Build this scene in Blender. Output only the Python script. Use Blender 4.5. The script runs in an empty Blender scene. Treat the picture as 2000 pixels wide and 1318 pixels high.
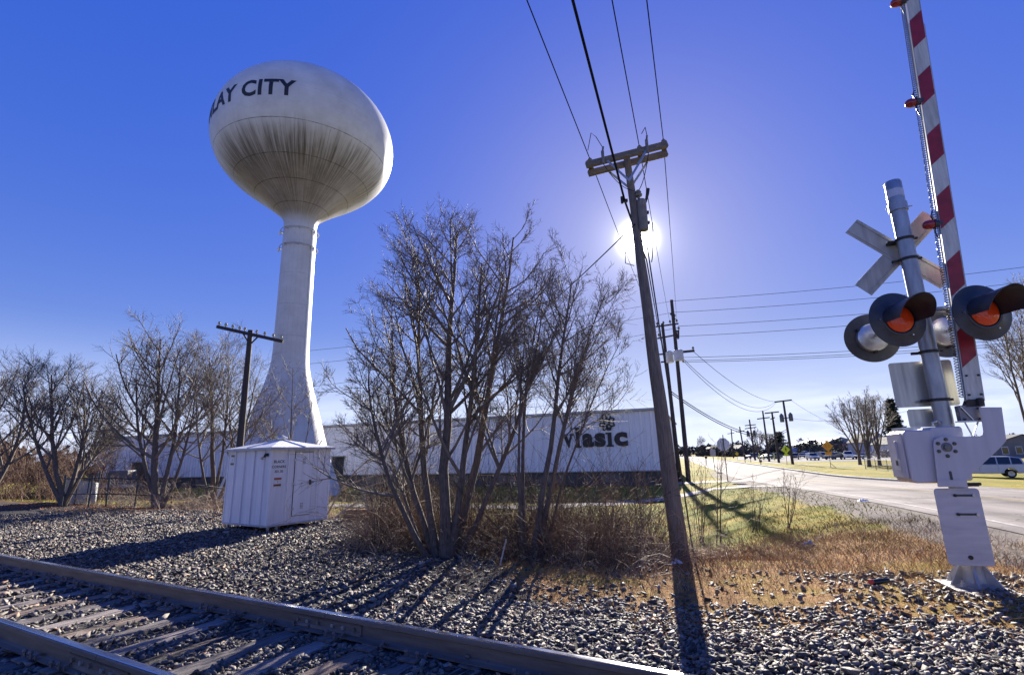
import bpy, math, random
import numpy as np
from mathutils import Vector, Matrix
R = math.radians
random.seed(7); rng = np.random.default_rng(11)
scene = bpy.context.scene
C = scene.collection

# ------------------------------------------------------------------ camera
F, PITCH, ROLL, EYE = 991.0, R(13.1), math.atan(110/4260.0), 1.6
cp, sp, cr, sr = math.cos(PITCH), math.sin(PITCH), math.cos(ROLL), math.sin(ROLL)
cam_d = bpy.data.cameras.new('camera'); cam = bpy.data.objects.new('camera', cam_d); C.objects.link(cam)
cam_d.sensor_fit = 'HORIZONTAL'; cam_d.sensor_width = 36; cam_d.lens = 36*F/2000
cam_d.clip_start = 0.05; cam_d.clip_end = 6000
xr, yu, fw = Vector((cr, sp*sr, -cp*sr)), Vector((sr, -sp*cr, cp*cr)), Vector((0, cp, sp))
m = Matrix((xr, yu, -fw)).transposed().to_4x4(); m.translation = (0, 0, EYE)
cam.matrix_world = m
scene.camera = cam

# ------------------------------------------------------------------ world, sun, exposure
SUN = Vector((0.2406, 0.8891, 0.3894)).normalized()
SUN_EL = math.asin(SUN.z); SUN_AZ = math.atan2(SUN.x, SUN.y)
world = bpy.data.worlds.new('World'); scene.world = world; world.use_nodes = True
wt = world.node_tree; wt.nodes.clear()
def wn(t, **k):
    n = wt.nodes.new(t)
    for a, b in k.items(): setattr(n, a, b)
    return n
def wl(a, b): wt.links.new(a, b)
sky = wn('ShaderNodeTexSky'); sky.sky_type = 'NISHITA'; sky.sun_disc = False
sky.sun_elevation = SUN_EL; sky.sun_rotation = SUN_AZ
sky.altitude = 250; sky.air_density = 1.0; sky.dust_density = 0.15; sky.ozone_density = 4.0
gam = wn('ShaderNodeGamma'); gam.inputs[1].default_value = 0.23
wl(sky.outputs[0], gam.inputs[0])
hsv = wn('ShaderNodeHueSaturation'); hsv.inputs['Hue'].default_value = 0.5505; hsv.inputs['Saturation'].default_value = 3.45; hsv.inputs['Value'].default_value = 1.66
wl(gam.outputs[0], hsv.inputs['Color'])
# thin high cloud low over the horizon, all round
tc = wn('ShaderNodeTexCoord'); sep = wn('ShaderNodeSeparateXYZ'); wl(tc.outputs['Generated'], sep.inputs[0])
mp = wn('ShaderNodeMapping'); mp.inputs['Scale'].default_value = (2.2, 2.2, 14); wl(tc.outputs['Generated'], mp.inputs[0])
nz = wn('ShaderNodeTexNoise'); nz.inputs['Scale'].default_value = 1.6; nz.inputs['Detail'].default_value = 6; nz.inputs['Roughness'].default_value = 0.62; nz.inputs['Distortion'].default_value = 0.4
wl(mp.outputs[0], nz.inputs['Vector'])
mr = wn('ShaderNodeMapRange'); mr.inputs[1].default_value = 0.44; mr.inputs[2].default_value = 0.72; mr.inputs[4].default_value = 0.6; wl(nz.outputs[0], mr.inputs[0])
me = wn('ShaderNodeMapRange'); me.inputs[1].default_value = 0.15; me.inputs[2].default_value = 0.03; me.interpolation_type = 'SMOOTHSTEP'; wl(sep.outputs[2], me.inputs[0])
mm = wn('ShaderNodeMath', operation='MULTIPLY'); wl(mr.outputs[0], mm.inputs[0]); wl(me.outputs[0], mm.inputs[1])
mh = wn('ShaderNodeMapRange'); mh.inputs[1].default_value = 0.24; mh.inputs[2].default_value = -0.02; mh.inputs[4].default_value = 0.8; mh.interpolation_type = 'SMOOTHSTEP'; wl(sep.outputs[2], mh.inputs[0])
hm = wn('ShaderNodeMix', data_type='RGBA'); wl(mh.outputs[0], hm.inputs[0]); wl(hsv.outputs[0], hm.inputs[6]); hm.inputs[7].default_value = (2.3, 2.6, 4.1, 1)
cm = wn('ShaderNodeMix', data_type='RGBA'); wl(mm.outputs[0], cm.inputs[0]); wl(hm.outputs[2], cm.inputs[6]); cm.inputs[7].default_value = (4.0, 4.2, 4.9, 1)
# the sun's own aureole
dt = wn('ShaderNodeVectorMath', operation='DOT_PRODUCT'); wl(tc.outputs['Generated'], dt.inputs[0]); dt.inputs[1].default_value = SUN
ac = wn('ShaderNodeMath', operation='ARCCOSINE'); wl(dt.outputs['Value'], ac.inputs[0])
def glow(width, power, gain):
    a = wn('ShaderNodeMath', operation='DIVIDE'); wl(ac.outputs[0], a.inputs[0]); a.inputs[1].default_value = R(width)
    p = wn('ShaderNodeMath', operation='POWER'); wl(a.outputs[0], p.inputs[0]); p.inputs[1].default_value = power
    n = wn('ShaderNodeMath', operation='MULTIPLY'); wl(p.outputs[0], n.inputs[0]); n.inputs[1].default_value = -1
    e = wn('ShaderNodeMath', operation='EXPONENT'); wl(n.outputs[0], e.inputs[0])
    g = wn('ShaderNodeMath', operation='MULTIPLY'); wl(e.outputs[0], g.inputs[0]); g.inputs[1].default_value = gain; return g
g1, g2 = glow(1.1, 2, 90.0), glow(1.7, 1, 5.0)
ms = wn('ShaderNodeMath', operation='ADD'); wl(g1.outputs[0], ms.inputs[0]); wl(g2.outputs[0], ms.inputs[1])
ad = wn('ShaderNodeMix', data_type='RGBA', blend_type='ADD'); ad.inputs[0].default_value = 1; ad.clamp_result = False
wl(cm.outputs[2], ad.inputs[6])
cc = wn('ShaderNodeVectorMath', operation='SCALE'); cc.inputs[0].default_value = (1, 0.97, 0.9); wl(ms.outputs[0], cc.inputs['Scale'])
wl(cc.outputs[0], ad.inputs[7])
bg = wn('ShaderNodeBackground'); bg.inputs[1].default_value = 0.10; wl(ad.outputs[2], bg.inputs[0])
wo = wn('ShaderNodeOutputWorld'); wl(bg.outputs[0], wo.inputs[0])

sl = bpy.data.lights.new('sun', 'SUN'); sl.energy = 5.0; sl.angle = R(0.53); sl.color = (1, 0.93, 0.82)
so = bpy.data.objects.new('sun', sl); C.objects.link(so); so.rotation_euler = SUN.to_track_quat('Z', 'Y').to_euler(); so.location = (0, 0, 60)
vs = scene.view_settings; vs.view_transform = 'Standard'; vs.look = 'None'; vs.gamma = 1; vs.exposure = 1.65; vs.use_curve_mapping = False

# ------------------------------------------------------------------ helpers
def ray(u, v):
    x, y = (u-1000)/F, -(v-659)/F
    r, up = cr*x+sr*y, -sr*x+cr*y
    return Vector((r, cp-sp*up, sp+cp*up))
def G(u, v, h):                      # point of the level h metres below the eye
    d = ray(u, v); return d*(-h/d.z)+Vector((0, 0, EYE))
def A(u, v, Y):                      # point at distance Y
    d = ray(u, v); return d*(Y/d.y)+Vector((0, 0, EYE))
def sstep(a, b, x):
    t = np.clip((x-a)/(b-a), 0, 1); return t*t*(3-2*t)

# ---- materials
MATS = {}
class NT:
    def __init__(s, name):
        s.m = bpy.data.materials.new(name); s.m.use_nodes = True; s.t = s.m.node_tree
        s.b = s.t.nodes['Principled BSDF']; s.tc = None
    def n(s, t, **k):
        n = s.t.nodes.new(t)
        for a, b in k.items(): setattr(n, a, b)
        return n
    def l(s, a, b): s.t.links.new(a, b)
    def put(s, sock, v):
        if hasattr(v, 'is_linked') or isinstance(v, bpy.types.NodeSocket): s.l(v, sock)
        elif isinstance(v, (tuple, list)) and len(v) == 3 and sock.type == 'RGBA': sock.default_value = (*v, 1)
        else: sock.default_value = v
    def math(s, op, a, b=0.0, c=None):
        n = s.n('ShaderNodeMath', operation=op); s.put(n.inputs[0], a); s.put(n.inputs[1], b)
        if c is not None: s.put(n.inputs[2], c)
        return n.outputs[0]
    def coord(s, which='Object'):
        if s.tc is None: s.tc = s.n('ShaderNodeTexCoord')
        return s.tc.outputs[which]
    def noise(s, scale, detail=4, rough=0.55, vec=None, stretch=None, dist=0.0):
        v = vec if vec is not None else s.coord()
        if stretch:
            mp = s.n('ShaderNodeMapping'); mp.inputs['Scale'].default_value = stretch; s.l(v, mp.inputs[0]); v = mp.outputs[0]
        n = s.n('ShaderNodeTexNoise'); n.inputs['Scale'].default_value = scale; n.inputs['Detail'].default_value = detail
        n.inputs['Roughness'].default_value = rough; n.inputs['Distortion'].default_value = dist
        s.l(v, n.inputs['Vector']); return n.outputs[0]
    def range(s, v, a, b, c=0.0, d=1.0, smooth=False):
        n = s.n('ShaderNodeMapRange'); 
        if smooth: n.interpolation_type = 'SMOOTHSTEP'
        for i, x in enumerate((v, a, b, c, d)): s.put(n.inputs[i], x)
        return n.outputs[0]
    def mix(s, f, a, b, blend='MIX'):
        n = s.n('ShaderNodeMix', data_type='RGBA', blend_type=blend)
        s.put(n.inputs[0], f); s.put(n.inputs[6], a); s.put(n.inputs[7], b); return n.outputs[2]
    def bump(s, h, strength=0.3, dist=0.02):
        n = s.n('ShaderNodeBump'); n.inputs['Strength'].default_value = strength; n.inputs['Distance'].default_value = dist
        s.l(h, n.inputs['Height']); s.l(n.outputs[0], s.b.inputs['Normal'])
    def done(s, col, rough=0.6, metal=0.0, spec=0.5):
        s.put(s.b.inputs['Base Color'], col); s.put(s.b.inputs['Roughness'], rough); s.put(s.b.inputs['Metallic'], metal)
        s.b.inputs['Specular IOR Level'].default_value = spec
        return s.m
def M(name, c1, c2=None, scale=6.0, rough=0.6, metal=0.0, bump=0.0, stretch=None, spec=0.5, lo=0.35, hi=0.65, bdist=0.02):
    if name in MATS: return MATS[name]
    t = NT(name)
    c2 = c2 or tuple(x*0.78 for x in c1)
    nz = t.noise(scale, 6, 0.62, stretch=stretch)
    col = t.mix(t.range(nz, lo, hi), c1, c2)
    if bump: t.bump(nz, bump, bdist)
    MATS[name] = t.done(col, t.range(nz, 0.3, 0.7, max(rough-0.08, 0.02), min(rough+0.08, 1)), metal, spec)
    return MATS[name]

# ---- mesh builder
class MB:
    def __init__(s): s.v = []; s.f = []; s.mi = []; s.cur = 0; s.T = None
    def add(s, vs, fs):
        o = len(s.v)
        for p in vs:
            p = Vector(p)
            s.v.append(tuple(s.T @ p) if s.T is not None else tuple(p))
        for f in fs: s.f.append(tuple(i+o for i in f)); s.mi.append(s.cur)
        return s
    def box(s, c, d, rot=None):
        c = Vector(c); q = rot or Matrix.Identity(3)
        vs = [c+q@Vector((sx*d[0]/2, sy*d[1]/2, sz*d[2]/2)) for sz in (-1, 1) for sy in (-1, 1) for sx in (-1, 1)]
        return s.add(vs, [(0, 2, 3, 1), (4, 5, 7, 6), (0, 1, 5, 4), (1, 3, 7, 5), (3, 2, 6, 7), (2, 0, 4, 6)])
    def beam(s, a, b, w, h, up=(0, 0, 1)):            # rectangular bar between two points
        a, b = Vector(a), Vector(b); d = (b-a).normalized(); u = Vector(up)
        if abs(d.dot(u)) > 0.98: u = Vector((0, 1, 0))
        sx = d.cross(u).normalized(); u = sx.cross(d)
        return s.box((a+b)/2, (w, (b-a).length, h), Matrix((sx, d, u)).transposed())
    def tube(s, pts, rad, n=8, caps=True):
        pts = [Vector(p) for p in pts]; k = len(pts)
        if not hasattr(rad, '__len__'): rad = [rad]*k
        vs = []; prev = None
        for i, p in enumerate(pts):
            d = (pts[min(i+1, k-1)]-pts[max(i-1, 0)]).normalized()
            if prev is None:
                u = Vector((0, 0, 1)) if abs(d.z) < 0.9 else Vector((1, 0, 0))
            else: u = prev
            x = d.cross(u).normalized(); u = x.cross(d).normalized(); prev = u
            for j in range(n):
                a = 2*math.pi*j/n; vs.append(p+(x*math.cos(a)+u*math.sin(a))*rad[i])
        fs = [(i*n+j, i*n+(j+1) % n, (i+1)*n+(j+1) % n, (i+1)*n+j) for i in range(k-1) for j in range(n)]
        if caps: fs += [tuple(reversed(range(n))), tuple(range((k-1)*n, k*n))]
        return s.add(vs, fs)
    def cyl(s, a, b, r, n=12): return s.tube([a, b], r, n)
    def lathe(s, prof, n=24, c=(0, 0, 0), axis='z'):
        c = Vector(c); vs = []
        for r, z in prof:
            for j in range(n):
                a = 2*math.pi*j/n; x, y = r*math.cos(a), r*math.sin(a)
                vs.append(c+(Vector((x, y, z)) if axis == 'z' else Vector((x, -z, y))))
        k = len(prof)
        fs = [(i*n+j, i*n+(j+1) % n, (i+1)*n+(j+1) % n, (i+1)*n+j) for i in range(k-1) for j in range(n)]
        if prof[0][0] > 1e-4: fs.append(tuple(reversed(range(n))))
        if prof[-1][0] > 1e-4: fs.append(tuple(range((k-1)*n, k*n)))
        return s.add(vs, fs)
    def prism(s, poly, y0, y1):                       # polygon in x,z extruded along y
        n = len(poly)
        vs = [(x, y0, z) for x, z in poly]+[(x, y1, z) for x, z in poly]
        fs = [tuple(range(n)), tuple(reversed(range(n, 2*n)))]+[(i, i+n, (i+1) % n+n, (i+1) % n) for i in range(n)]
        return s.add(vs, fs)
    def build(s, name, mat, parent=None, smooth=False, bevel=0.0):
        me = bpy.data.meshes.new(name); me.from_pydata(s.v, [], s.f)
        for mt in (mat if isinstance(mat, (list, tuple)) else [mat]): me.materials.append(mt)
        if isinstance(mat, (list, tuple)): me.polygons.foreach_set('material_index', s.mi)
        o = bpy.data.objects.new(name, me); C.objects.link(o)
        if parent: o.parent = parent
        fix_normals(me)
        if smooth: me.shade_smooth(); me.set_sharp_from_angle(angle=R(40))
        if bevel:
            b = o.modifiers.new('bevel', 'BEVEL'); b.width = bevel; b.segments = 2; b.limit_method = 'ANGLE'; b.angle_limit = R(40)
        return o
import bmesh
def fix_normals(me):
    bm = bmesh.new(); bm.from_mesh(me); bmesh.ops.recalc_face_normals(bm, faces=bm.faces); bm.to_mesh(me); bm.free()
def raw_mesh(name, v, tri, mat, parent=None, smooth=False):      # big numpy meshes
    me = bpy.data.meshes.new(name); v = np.asarray(v, np.float32); tri = np.asarray(tri, np.int32); k = tri.shape[1]
    me.vertices.add(len(v)); me.vertices.foreach_set('co', v.ravel())
    me.loops.add(tri.size); me.loops.foreach_set('vertex_index', tri.ravel())
    me.polygons.add(len(tri)); me.polygons.foreach_set('loop_start', np.arange(0, tri.size, k, dtype=np.int32))
    me.update(calc_edges=True); me.materials.append(mat)
    if smooth: me.shade_smooth()
    o = bpy.data.objects.new(name, me); C.objects.link(o)
    if parent: o.parent = parent
    return o
def thing(name, label, cat, loc=(0, 0, 0), rz=0.0, group=None):
    o = bpy.data.objects.new(name, None); C.objects.link(o); o.location = loc; o.rotation_euler = (0, 0, rz)
    o['label'] = label; o['category'] = cat
    if group: o['group'] = group
    return o
def tag(o, label, cat, group=None):
    o['label'] = label; o['category'] = cat
    if group: o['group'] = group
    return o
def kind(o, k): o['kind'] = k; return o
def share(name, me, mat_parent, loc=(0, 0, 0), rot=(0, 0, 0), scale=(1, 1, 1)):
    o = bpy.data.objects.new(name, me); C.objects.link(o); o.parent = mat_parent
    o.location = loc; o.rotation_euler = rot; o.scale = scale; return o
def text_mesh(body, size, bold=0.0, extr=0.0, space=1.0):          # lettering as plain mesh data in the x,y plane
    cu = bpy.data.curves.new('t', 'FONT'); cu.body = body; cu.size = size; cu.align_x = 'LEFT'; cu.offset = bold; cu.space_character = space; cu.extrude = extr; cu.resolution_u = 3
    o = bpy.data.objects.new('t', cu); C.objects.link(o)
    me = bpy.data.meshes.new_from_object(o.evaluated_get(bpy.context.evaluated_depsgraph_get()))
    bpy.data.objects.remove(o); bpy.data.curves.remove(cu)
    return me

# ------------------------------------------------------------------ palette
white_paint = M('white_paint', (.78, .78, .78), (.68, .68, .69), 3, .45)
steel = M('galvanised_steel', (.42, .43, .45), (.26, .27, .29), 7, .42, .75, stretch=(1, 1, .25))
bright_steel = M('bright_steel', (.62, .63, .65), (.45, .46, .48), 9, .35, .8)
alu = None
black_paint = M('black_paint', (.026, .027, .034), (.05, .052, .062), 6, .42)
dark_bolt = M('dark_bolt', (.05, .045, .045), None, 20, .5, .6)
wood_pole = M('weathered_pole', (.20, .175, .15), (.10, .088, .078), 9, .85, 0, .5, stretch=(6, 6, .5))
dark_wood = M('creosoted_pole', (.055, .043, .04), (.028, .022, .022), 9, .8, 0, .4, stretch=(6, 6, .5))
wire_m = M('wire', (.02, .02, .022), None, 5, .85, spec=.05)
ceramic = M('insulator', (.22, .20, .17), (.12, .11, .10), 10, .3)
glass_dark = M('dark_glass', (.012, .014, .018), None, 3, .08, 0, spec=.8)
rubber = M('rubber', (.018, .018, .018), None, 9, .85)
concrete = M('concrete', (.42, .41, .40), (.32, .31, .30), 3, .85, 0, .15)
red_tape = M('red_stripe', (.34, .014, .03), (.20, .012, .022), 9, .45, bump=.05)
white_tape = M('white_stripe', (.62, .62, .56), (.40, .40, .35), 7, .5, stretch=(3, 3, .4))
bark = M('bark', (.16, .128, .105), (.07, .055, .046), 14, .9, 0, .5, stretch=(3, 3, .6))
twig = M('twig_bark', (.21, .172, .142), (.105, .085, .072), 5, .7)

def worn(name, c, dirt, rust, amount=.5, metal=.1, rough=.5, streak=(3, 3, .35), spots=22):
    t = NT(name); n1 = t.noise(2.4, 6, .65, stretch=streak); n2 = t.noise(spots, 4, .7); n3 = t.noise(5, 8, .75); n4 = t.noise(38, 3, .6, stretch=(1, 1, .08))
    col = t.mix(t.range(n1, .38, .72, 0, amount), c, dirt); col = t.mix(t.range(n3, .60, .78, 0, .28), col, dirt); col = t.mix(t.range(n2, .70, .76, 0, .8), col, rust); col = t.mix(t.range(n4, .66, .74, 0, .35), col, dirt)
    t.bump(n3, .08, .01); MATS[name] = t.done(col, t.range(n1, .3, .7, rough-.1, rough+.15), metal); return MATS[name]
# ------------------------------------------------------------------ ground
NS = (0.4846, 0.8747); AS = (0.8747, -0.4846)     # across and along the railway
RB = R(16); RDIR = (math.sin(RB), math.cos(RB)); RN = (math.cos(RB), -math.sin(RB)); R0 = (7.6, 7.0)
def road_q(x, y): return (x-R0[0])*RN[0]+(y-R0[1])*RN[1]
def road_t(x, y): return (x-R0[0])*RDIR[0]+(y-R0[1])*RDIR[1]
def zroad(t): return 0.17-0.82*sstep(0, 42, t)
def shelf_edge(a): return 7.35+2.9*sstep(-7.2, -9.6, a)+0.35*np.sin(a*0.9)*0.5
def gz(x, y):
    x = np.asarray(x, float); y = np.asarray(y, float)
    s = NS[0]*x+NS[1]*y; a = AS[0]*x+AS[1]*y; q = road_q(x, y); t = road_t(x, y)
    e = shelf_edge(a)
    field = -0.82*sstep(0, 6.5, s-e)
    w = sstep(-6.5, -0.6, q)
    right = zroad(t)-0.62*sstep(7.5, 24, q)
    z = field*(1-w)+right*w
    z = np.where(s < 6.0, z*sstep(6.0-3, 6.0, s)*1.0, z)
    near = sstep(60, 25, np.hypot(x, y))
    bumps = 0.025*np.sin(x*2.1+y*1.3)*np.sin(y*1.7-x*.8)+0.018*np.sin(x*4.3+1)*np.sin(y*3.9)
    return z+bumps*near*sstep(4.4, 5.6, s)*(1-sstep(-1.5, 0, q))
def gzf(x, y): return float(gz(x, y))
def on(u, v, h, dz=0.0):                       # a spot on the terrain seen near u,v
    p = G(u, v, h); return Vector((p.x, p.y, gzf(p.x, p.y)+dz))
def grid_axis(lo, hi, c, fine, n):
    t = np.linspace(-1, 1, n); k = 5.2
    s = np.sinh(k*t)/np.sinh(k)
    return np.where(s < 0, c+(c-lo)*s, c+(hi-c)*s)
gx = np.unique(np.concatenate([np.linspace(-26, 24, 170), grid_axis(-900, 1500, 0, 0, 121)]))
gy = np.unique(np.concatenate([np.linspace(0, 30, 115), grid_axis(-60, 2500, 6, 0, 121)]))
XX, YY = np.meshgrid(gx, gy); ZZ = gz(XX, YY)
nv = XX.size; idx = np.arange(nv).reshape(XX.shape)
quads = np.stack([idx[:-1, :-1], idx[:-1, 1:], idx[1:, 1:], idx[1:, :-1]], -1).reshape(-1, 4)
def ground_mat():
    t = NT('ground'); at = lambda n: t.n('ShaderNodeAttribute', attribute_name=n).outputs['Fac']
    n1 = t.noise(0.8, 8, .65); n2 = t.noise(14, 6, .7); n3 = t.noise(60, 3, .7); n4 = t.noise(.12, 5, .6)
    grass = t.mix(t.range(n2, .3, .7), (.27, .27, .028), (.12, .14, .016))
    grass = t.mix(t.range(n1, .40, .66), grass, (.42, .28, .05))
    grass = t.mix(t.range(n4, .42, .62, 0, .75), grass, (.12, .13, .022)); grass = t.mix(t.range(t.noise(3.5, 5, .7), .5, .72, 0, .7), grass, (.15, .11, .04))
    dry = t.mix(t.range(n2, .3, .7), (.44, .24, .09), (.15, .08, .035))
    dry = t.mix(t.range(n1, .5, .65), dry, (.28, .20, .04))
    grav = t.mix(t.range(n3, .35, .65), (.05, .048, .048), (.20, .185, .17))
    vor = t.n('ShaderNodeTexVoronoi'); vor.inputs['Scale'].default_value = 19; t.l(t.coord(), vor.inputs['Vector'])
    grav = t.mix(t.range(vor.outputs['Distance'], .1, .6, 0, .75), grav, (.02, .02, .022))
    litter = t.mix(t.range(n2, .35, .65), (.13, .075, .04), (.035, .025, .02))
    wob = t.math('MULTIPLY', t.math('SUBTRACT', n1, .5), 1.1)
    f = lambda nm: t.range(t.math('ADD', at(nm), wob), .35, .65)
    col = t.mix(f('dry'), grass, dry); col = t.mix(f('litter'), col, litter); col = t.mix(f('gravel'), col, grav)
    grit = t.mix(t.range(n2, .35, .65), (.25, .21, .175), (.08, .068, .06)); grit = t.mix(t.range(n3, .4, .7, 0, .6), grit, (.34, .30, .26))
    col = t.mix(t.range(t.math('ADD', at('shoulder'), t.math('MULTIPLY', wob, .9)), .40, .62), col, grit)
    t.bump(t.math('ADD', n2, t.math('MULTIPLY', n3, .5)), .7, .05)
    return t.done(col, .95, 0, .08)
ground = raw_mesh('ground', np.stack([XX, YY, ZZ], -1).reshape(-1, 3), quads, ground_mat(), smooth=True); kind(ground, 'structure')
S_, A_ = NS[0]*XX+NS[1]*YY, AS[0]*XX+AS[1]*YY; E_ = shelf_edge(A_); Q_ = road_q(XX, YY)
gravel_m = sstep(.9, -.5, S_-E_+2.1*sstep(-5.5, -2, A_))*(1-sstep(-1, .5, Q_-1.5)*sstep(6.5, 8.5, S_))
dry_m = sstep(7.0, 2.5, S_-E_)*sstep(3, 0, Q_+1)*0.9
litter_m = sstep(-.3, .8, S_-E_)*sstep(5.0, 2.6, S_-E_)*sstep(2.6, .5, XX)
shoulder_m = sstep(-2.6, -.3, Q_)*sstep(7.5, 6.5, Q_)*sstep(75, 40, YY)
for nm, arr in (('shoulder', shoulder_m), ('gravel', gravel_m), ('dry', dry_m), ('litter', litter_m)):
    at = ground.data.attributes.new(nm, 'FLOAT', 'POINT'); at.data.foreach_set('value', arr.ravel().astype(np.float32))

def strip(name, left, right, dz, mat, n=None):          # a paved sheet between two edge lines, laid over the terrain
    vs, fs = [], []
    k = 6
    for (l, r) in zip(left, right):
        for j in range(k+1):
            x, y = l[0]+(r[0]-l[0])*j/k, l[1]+(r[1]-l[1])*j/k
            vs.append((x, y, gzf(x, y)+dz))
    for i in range(len(left)-1):
        for j in range(k): fs.append((i*(k+1)+j, i*(k+1)+j+1, (i+1)*(k+1)+j+1, (i+1)*(k+1)+j))
    b = MB(); b.add(vs, fs); o = b.build(name, mat, smooth=True); kind(o, 'structure'); return o
def rp(t, q): return (R0[0]+RDIR[0]*t+RN[0]*q, R0[1]+RDIR[1]*t+RN[1]*q)
def asphalt_mat():
    t = NT('asphalt'); mp = t.n('ShaderNodeMapping'); mp.inputs['Rotation'].default_value = (0, 0, RB); t.l(t.coord(), mp.inputs[0])
    lane = t.noise(.9, 5, .6, vec=mp.outputs[0], stretch=(1, .06, 1)); n2 = t.noise(40, 5, .7); n1 = t.noise(.6, 6, .6)
    col = t.mix(t.range(lane, .35, .65), (.10, .086, .078), (.31, .27, .248)); col = t.mix(t.range(n2, .3, .75, 0, .5), col, (.075, .066, .062))
    cr_ = t.n('ShaderNodeTexVoronoi', feature='DISTANCE_TO_EDGE'); cr_.inputs['Scale'].default_value = .45
    wv = t.n('ShaderNodeVectorMath', operation='ADD'); t.l(t.coord(), wv.inputs[0])
    nn = t.n('ShaderNodeTexNoise'); nn.inputs['Scale'].default_value = 1.5; t.l(t.coord(), nn.inputs['Vector']); t.l(nn.outputs['Color'], wv.inputs[1]); t.l(wv.outputs[0], cr_.inputs['Vector'])
    crack = t.range(cr_.outputs['Distance'], .012, .0, 0, .85)
    col = t.mix(crack, col, (.035, .03, .03)); t.bump(n2, .35, .01)
    return t.done(col, t.range(n1, .3, .7, .82, .95), 0, .12)
asphalt = asphalt_mat()
ts = list(np.linspace(-14, 60, 60))+list(np.linspace(65, 420, 50))
strip('road', [rp(t, 0.0) for t in ts], [rp(t, 7.2) for t in ts], .014, asphalt)
line_white = M('road_paint_white', (.48, .45, .42), (.26, .23, .215), 9, .85, spec=.1); line_yel = M('road_paint_yellow', (.36, .27, .12), (.24, .20, .15), 9, .85, spec=.1)
strip('edge_line', [rp(t, .42) for t in ts[8:]], [rp(t, .54) for t in ts[8:]], .019, line_white)
strip('edge_line', [rp(t, 6.65) for t in ts], [rp(t, 6.77) for t in ts], .019, line_white)
strip('centre_line', [rp(t, 3.48) for t in ts], [rp(t, 3.58) for t in ts], .019, line_yel)
strip('centre_line', [rp(t, 3.70) for t in ts], [rp(t, 3.80) for t in ts], .019, line_yel)
# kerb beyond the road
b = MB()
for t0 in np.arange(24, 120, 3.0):
    p, q_ = rp(t0, 7.32), rp(t0+2.985, 7.32)
    b.beam((*p, gzf(*p)+.06), (*q_, gzf(*q_)+.06), .2, .16)
kind(b.build('kerb', concrete, bevel=.02), 'structure')
# side drive, lawn walk, walk beyond the road, car park
def pathline(pts, w, name, mat, dz=.025):
    L, Rr = [], []
    pts = [Vector((p[0], p[1])) for p in pts]; dense = []
    for a_, b_ in zip(pts[:-1], pts[1:]):
        k = max(2, int((b_-a_).length/1.2)); dense += [a_+(b_-a_)*i/k for i in range(k)]
    dense.append(pts[-1])
    for i, p in enumerate(dense):
        d = (dense[min(i+1, len(dense)-1)]-dense[max(i-1, 0)]).normalized(); n_ = Vector((-d.y, d.x))
        L.append(tuple(p+n_*w/2)); Rr.append(tuple(p-n_*w/2))
    return strip(name, L, Rr, dz, mat)
pale_conc = M('pale_concrete', (.34, .32, .30), (.25, .24, .225), 2, .9, 0, .1, spec=.12)
pathline([rp(19.5, .2), (10.7, 28.9), (5.8, 26.6), (.7, 25.2), (-6, 27.4), (-14, 31)], 1.7, 'footpath', pale_conc)
pathline([rp(30, .1), (12.2, 39.5), (9.8, 47), (14, 70)], 2.4, 'driveway', pale_conc)
pathline([tuple(G(u, v, 2.75).xy) for u, v in ((1440, 899), (1530, 909), (1600, 911), (1680, 908), (1780, 905), (1990, 903))], 2.2, 'pavement', pale_conc)
lot_m = M('car_park_asphalt', (.22, .21, .21), (.15, .145, .145), .4, .95, spec=.08)
L_, R_ = [], []
for u in np.linspace(1440, 2100, 30):
    f_, n_ = G(u, 888.2-(u-1440)*.026, 2.85), G(u, 903.2-(u-1440)*.014, 2.85)
    L_.append((f_.x, f_.y)); R_.append((n_.x, n_.y))
strip('car_park', L_, R_, .03, lot_m)
#SECTION2
# ------------------------------------------------------------------ railway
TR = math.atan2(AS[1], AS[0])
track = thing('railway_track', 'single railway track with shiny rails on weathered timber sleepers in ballast', 'railway track', (NS[0]*3.0, NS[1]*3.0, 0), TR)
def rail_mat():
    t = NT('rail_steel'); n = t.noise(5, 6, .65, stretch=(.4, 3, 3)); n2 = t.noise(60, 3, .6)
    col = t.mix(t.range(n, .35, .65), (.21, .175, .15), (.135, .11, .096)); t.bump(n2, .15, .004)
    return t.done(col, .62, .35)
rail_m = rail_mat()
head_m = M('polished_railhead', (.62, .62, .66), (.48, .48, .52), 3, .16, 1.0, stretch=(.3, 30, 1))
tie_cols = [M('sleeper_timber_%s' % k, a, b_, 7, .9, 0, .8, stretch=(8, .5, 4), bdist=.03) for k, a, b_ in
            (('grey', (.36, .30, .27), (.12, .10, .09)), ('brown', (.32, .22, .165), (.10, .075, .062)), ('dark', (.20, .17, .16), (.07, .06, .055)))]
plate_m = M('tie_plate_steel', (.24, .20, .175), (.13, .11, .096), 12, .6, .4)
prof = [(-.070, .02), (.070, .02), (.070, .030), (.035, .040), (.010, .055), (.009, .135), (.014, .145), (.036, .150), (.037, .180), (.030, .190), (-.030, .190), (-.037, .180), (-.036, .150), (-.014, .145), (-.009, .135), (-.010, .055), (-.035, .040), (-.070, .030)]
def extrude_x(mb, poly, x0, x1):
    n = len(poly); vs = [(x0, y, z) for y, z in poly]+[(x1, y, z) for y, z in poly]
    mb.add(vs, [tuple(range(n)), tuple(reversed(range(n, 2*n)))]+[(i, i+n, (i+1) % n+n, (i+1) % n) for i in range(n)])
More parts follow.
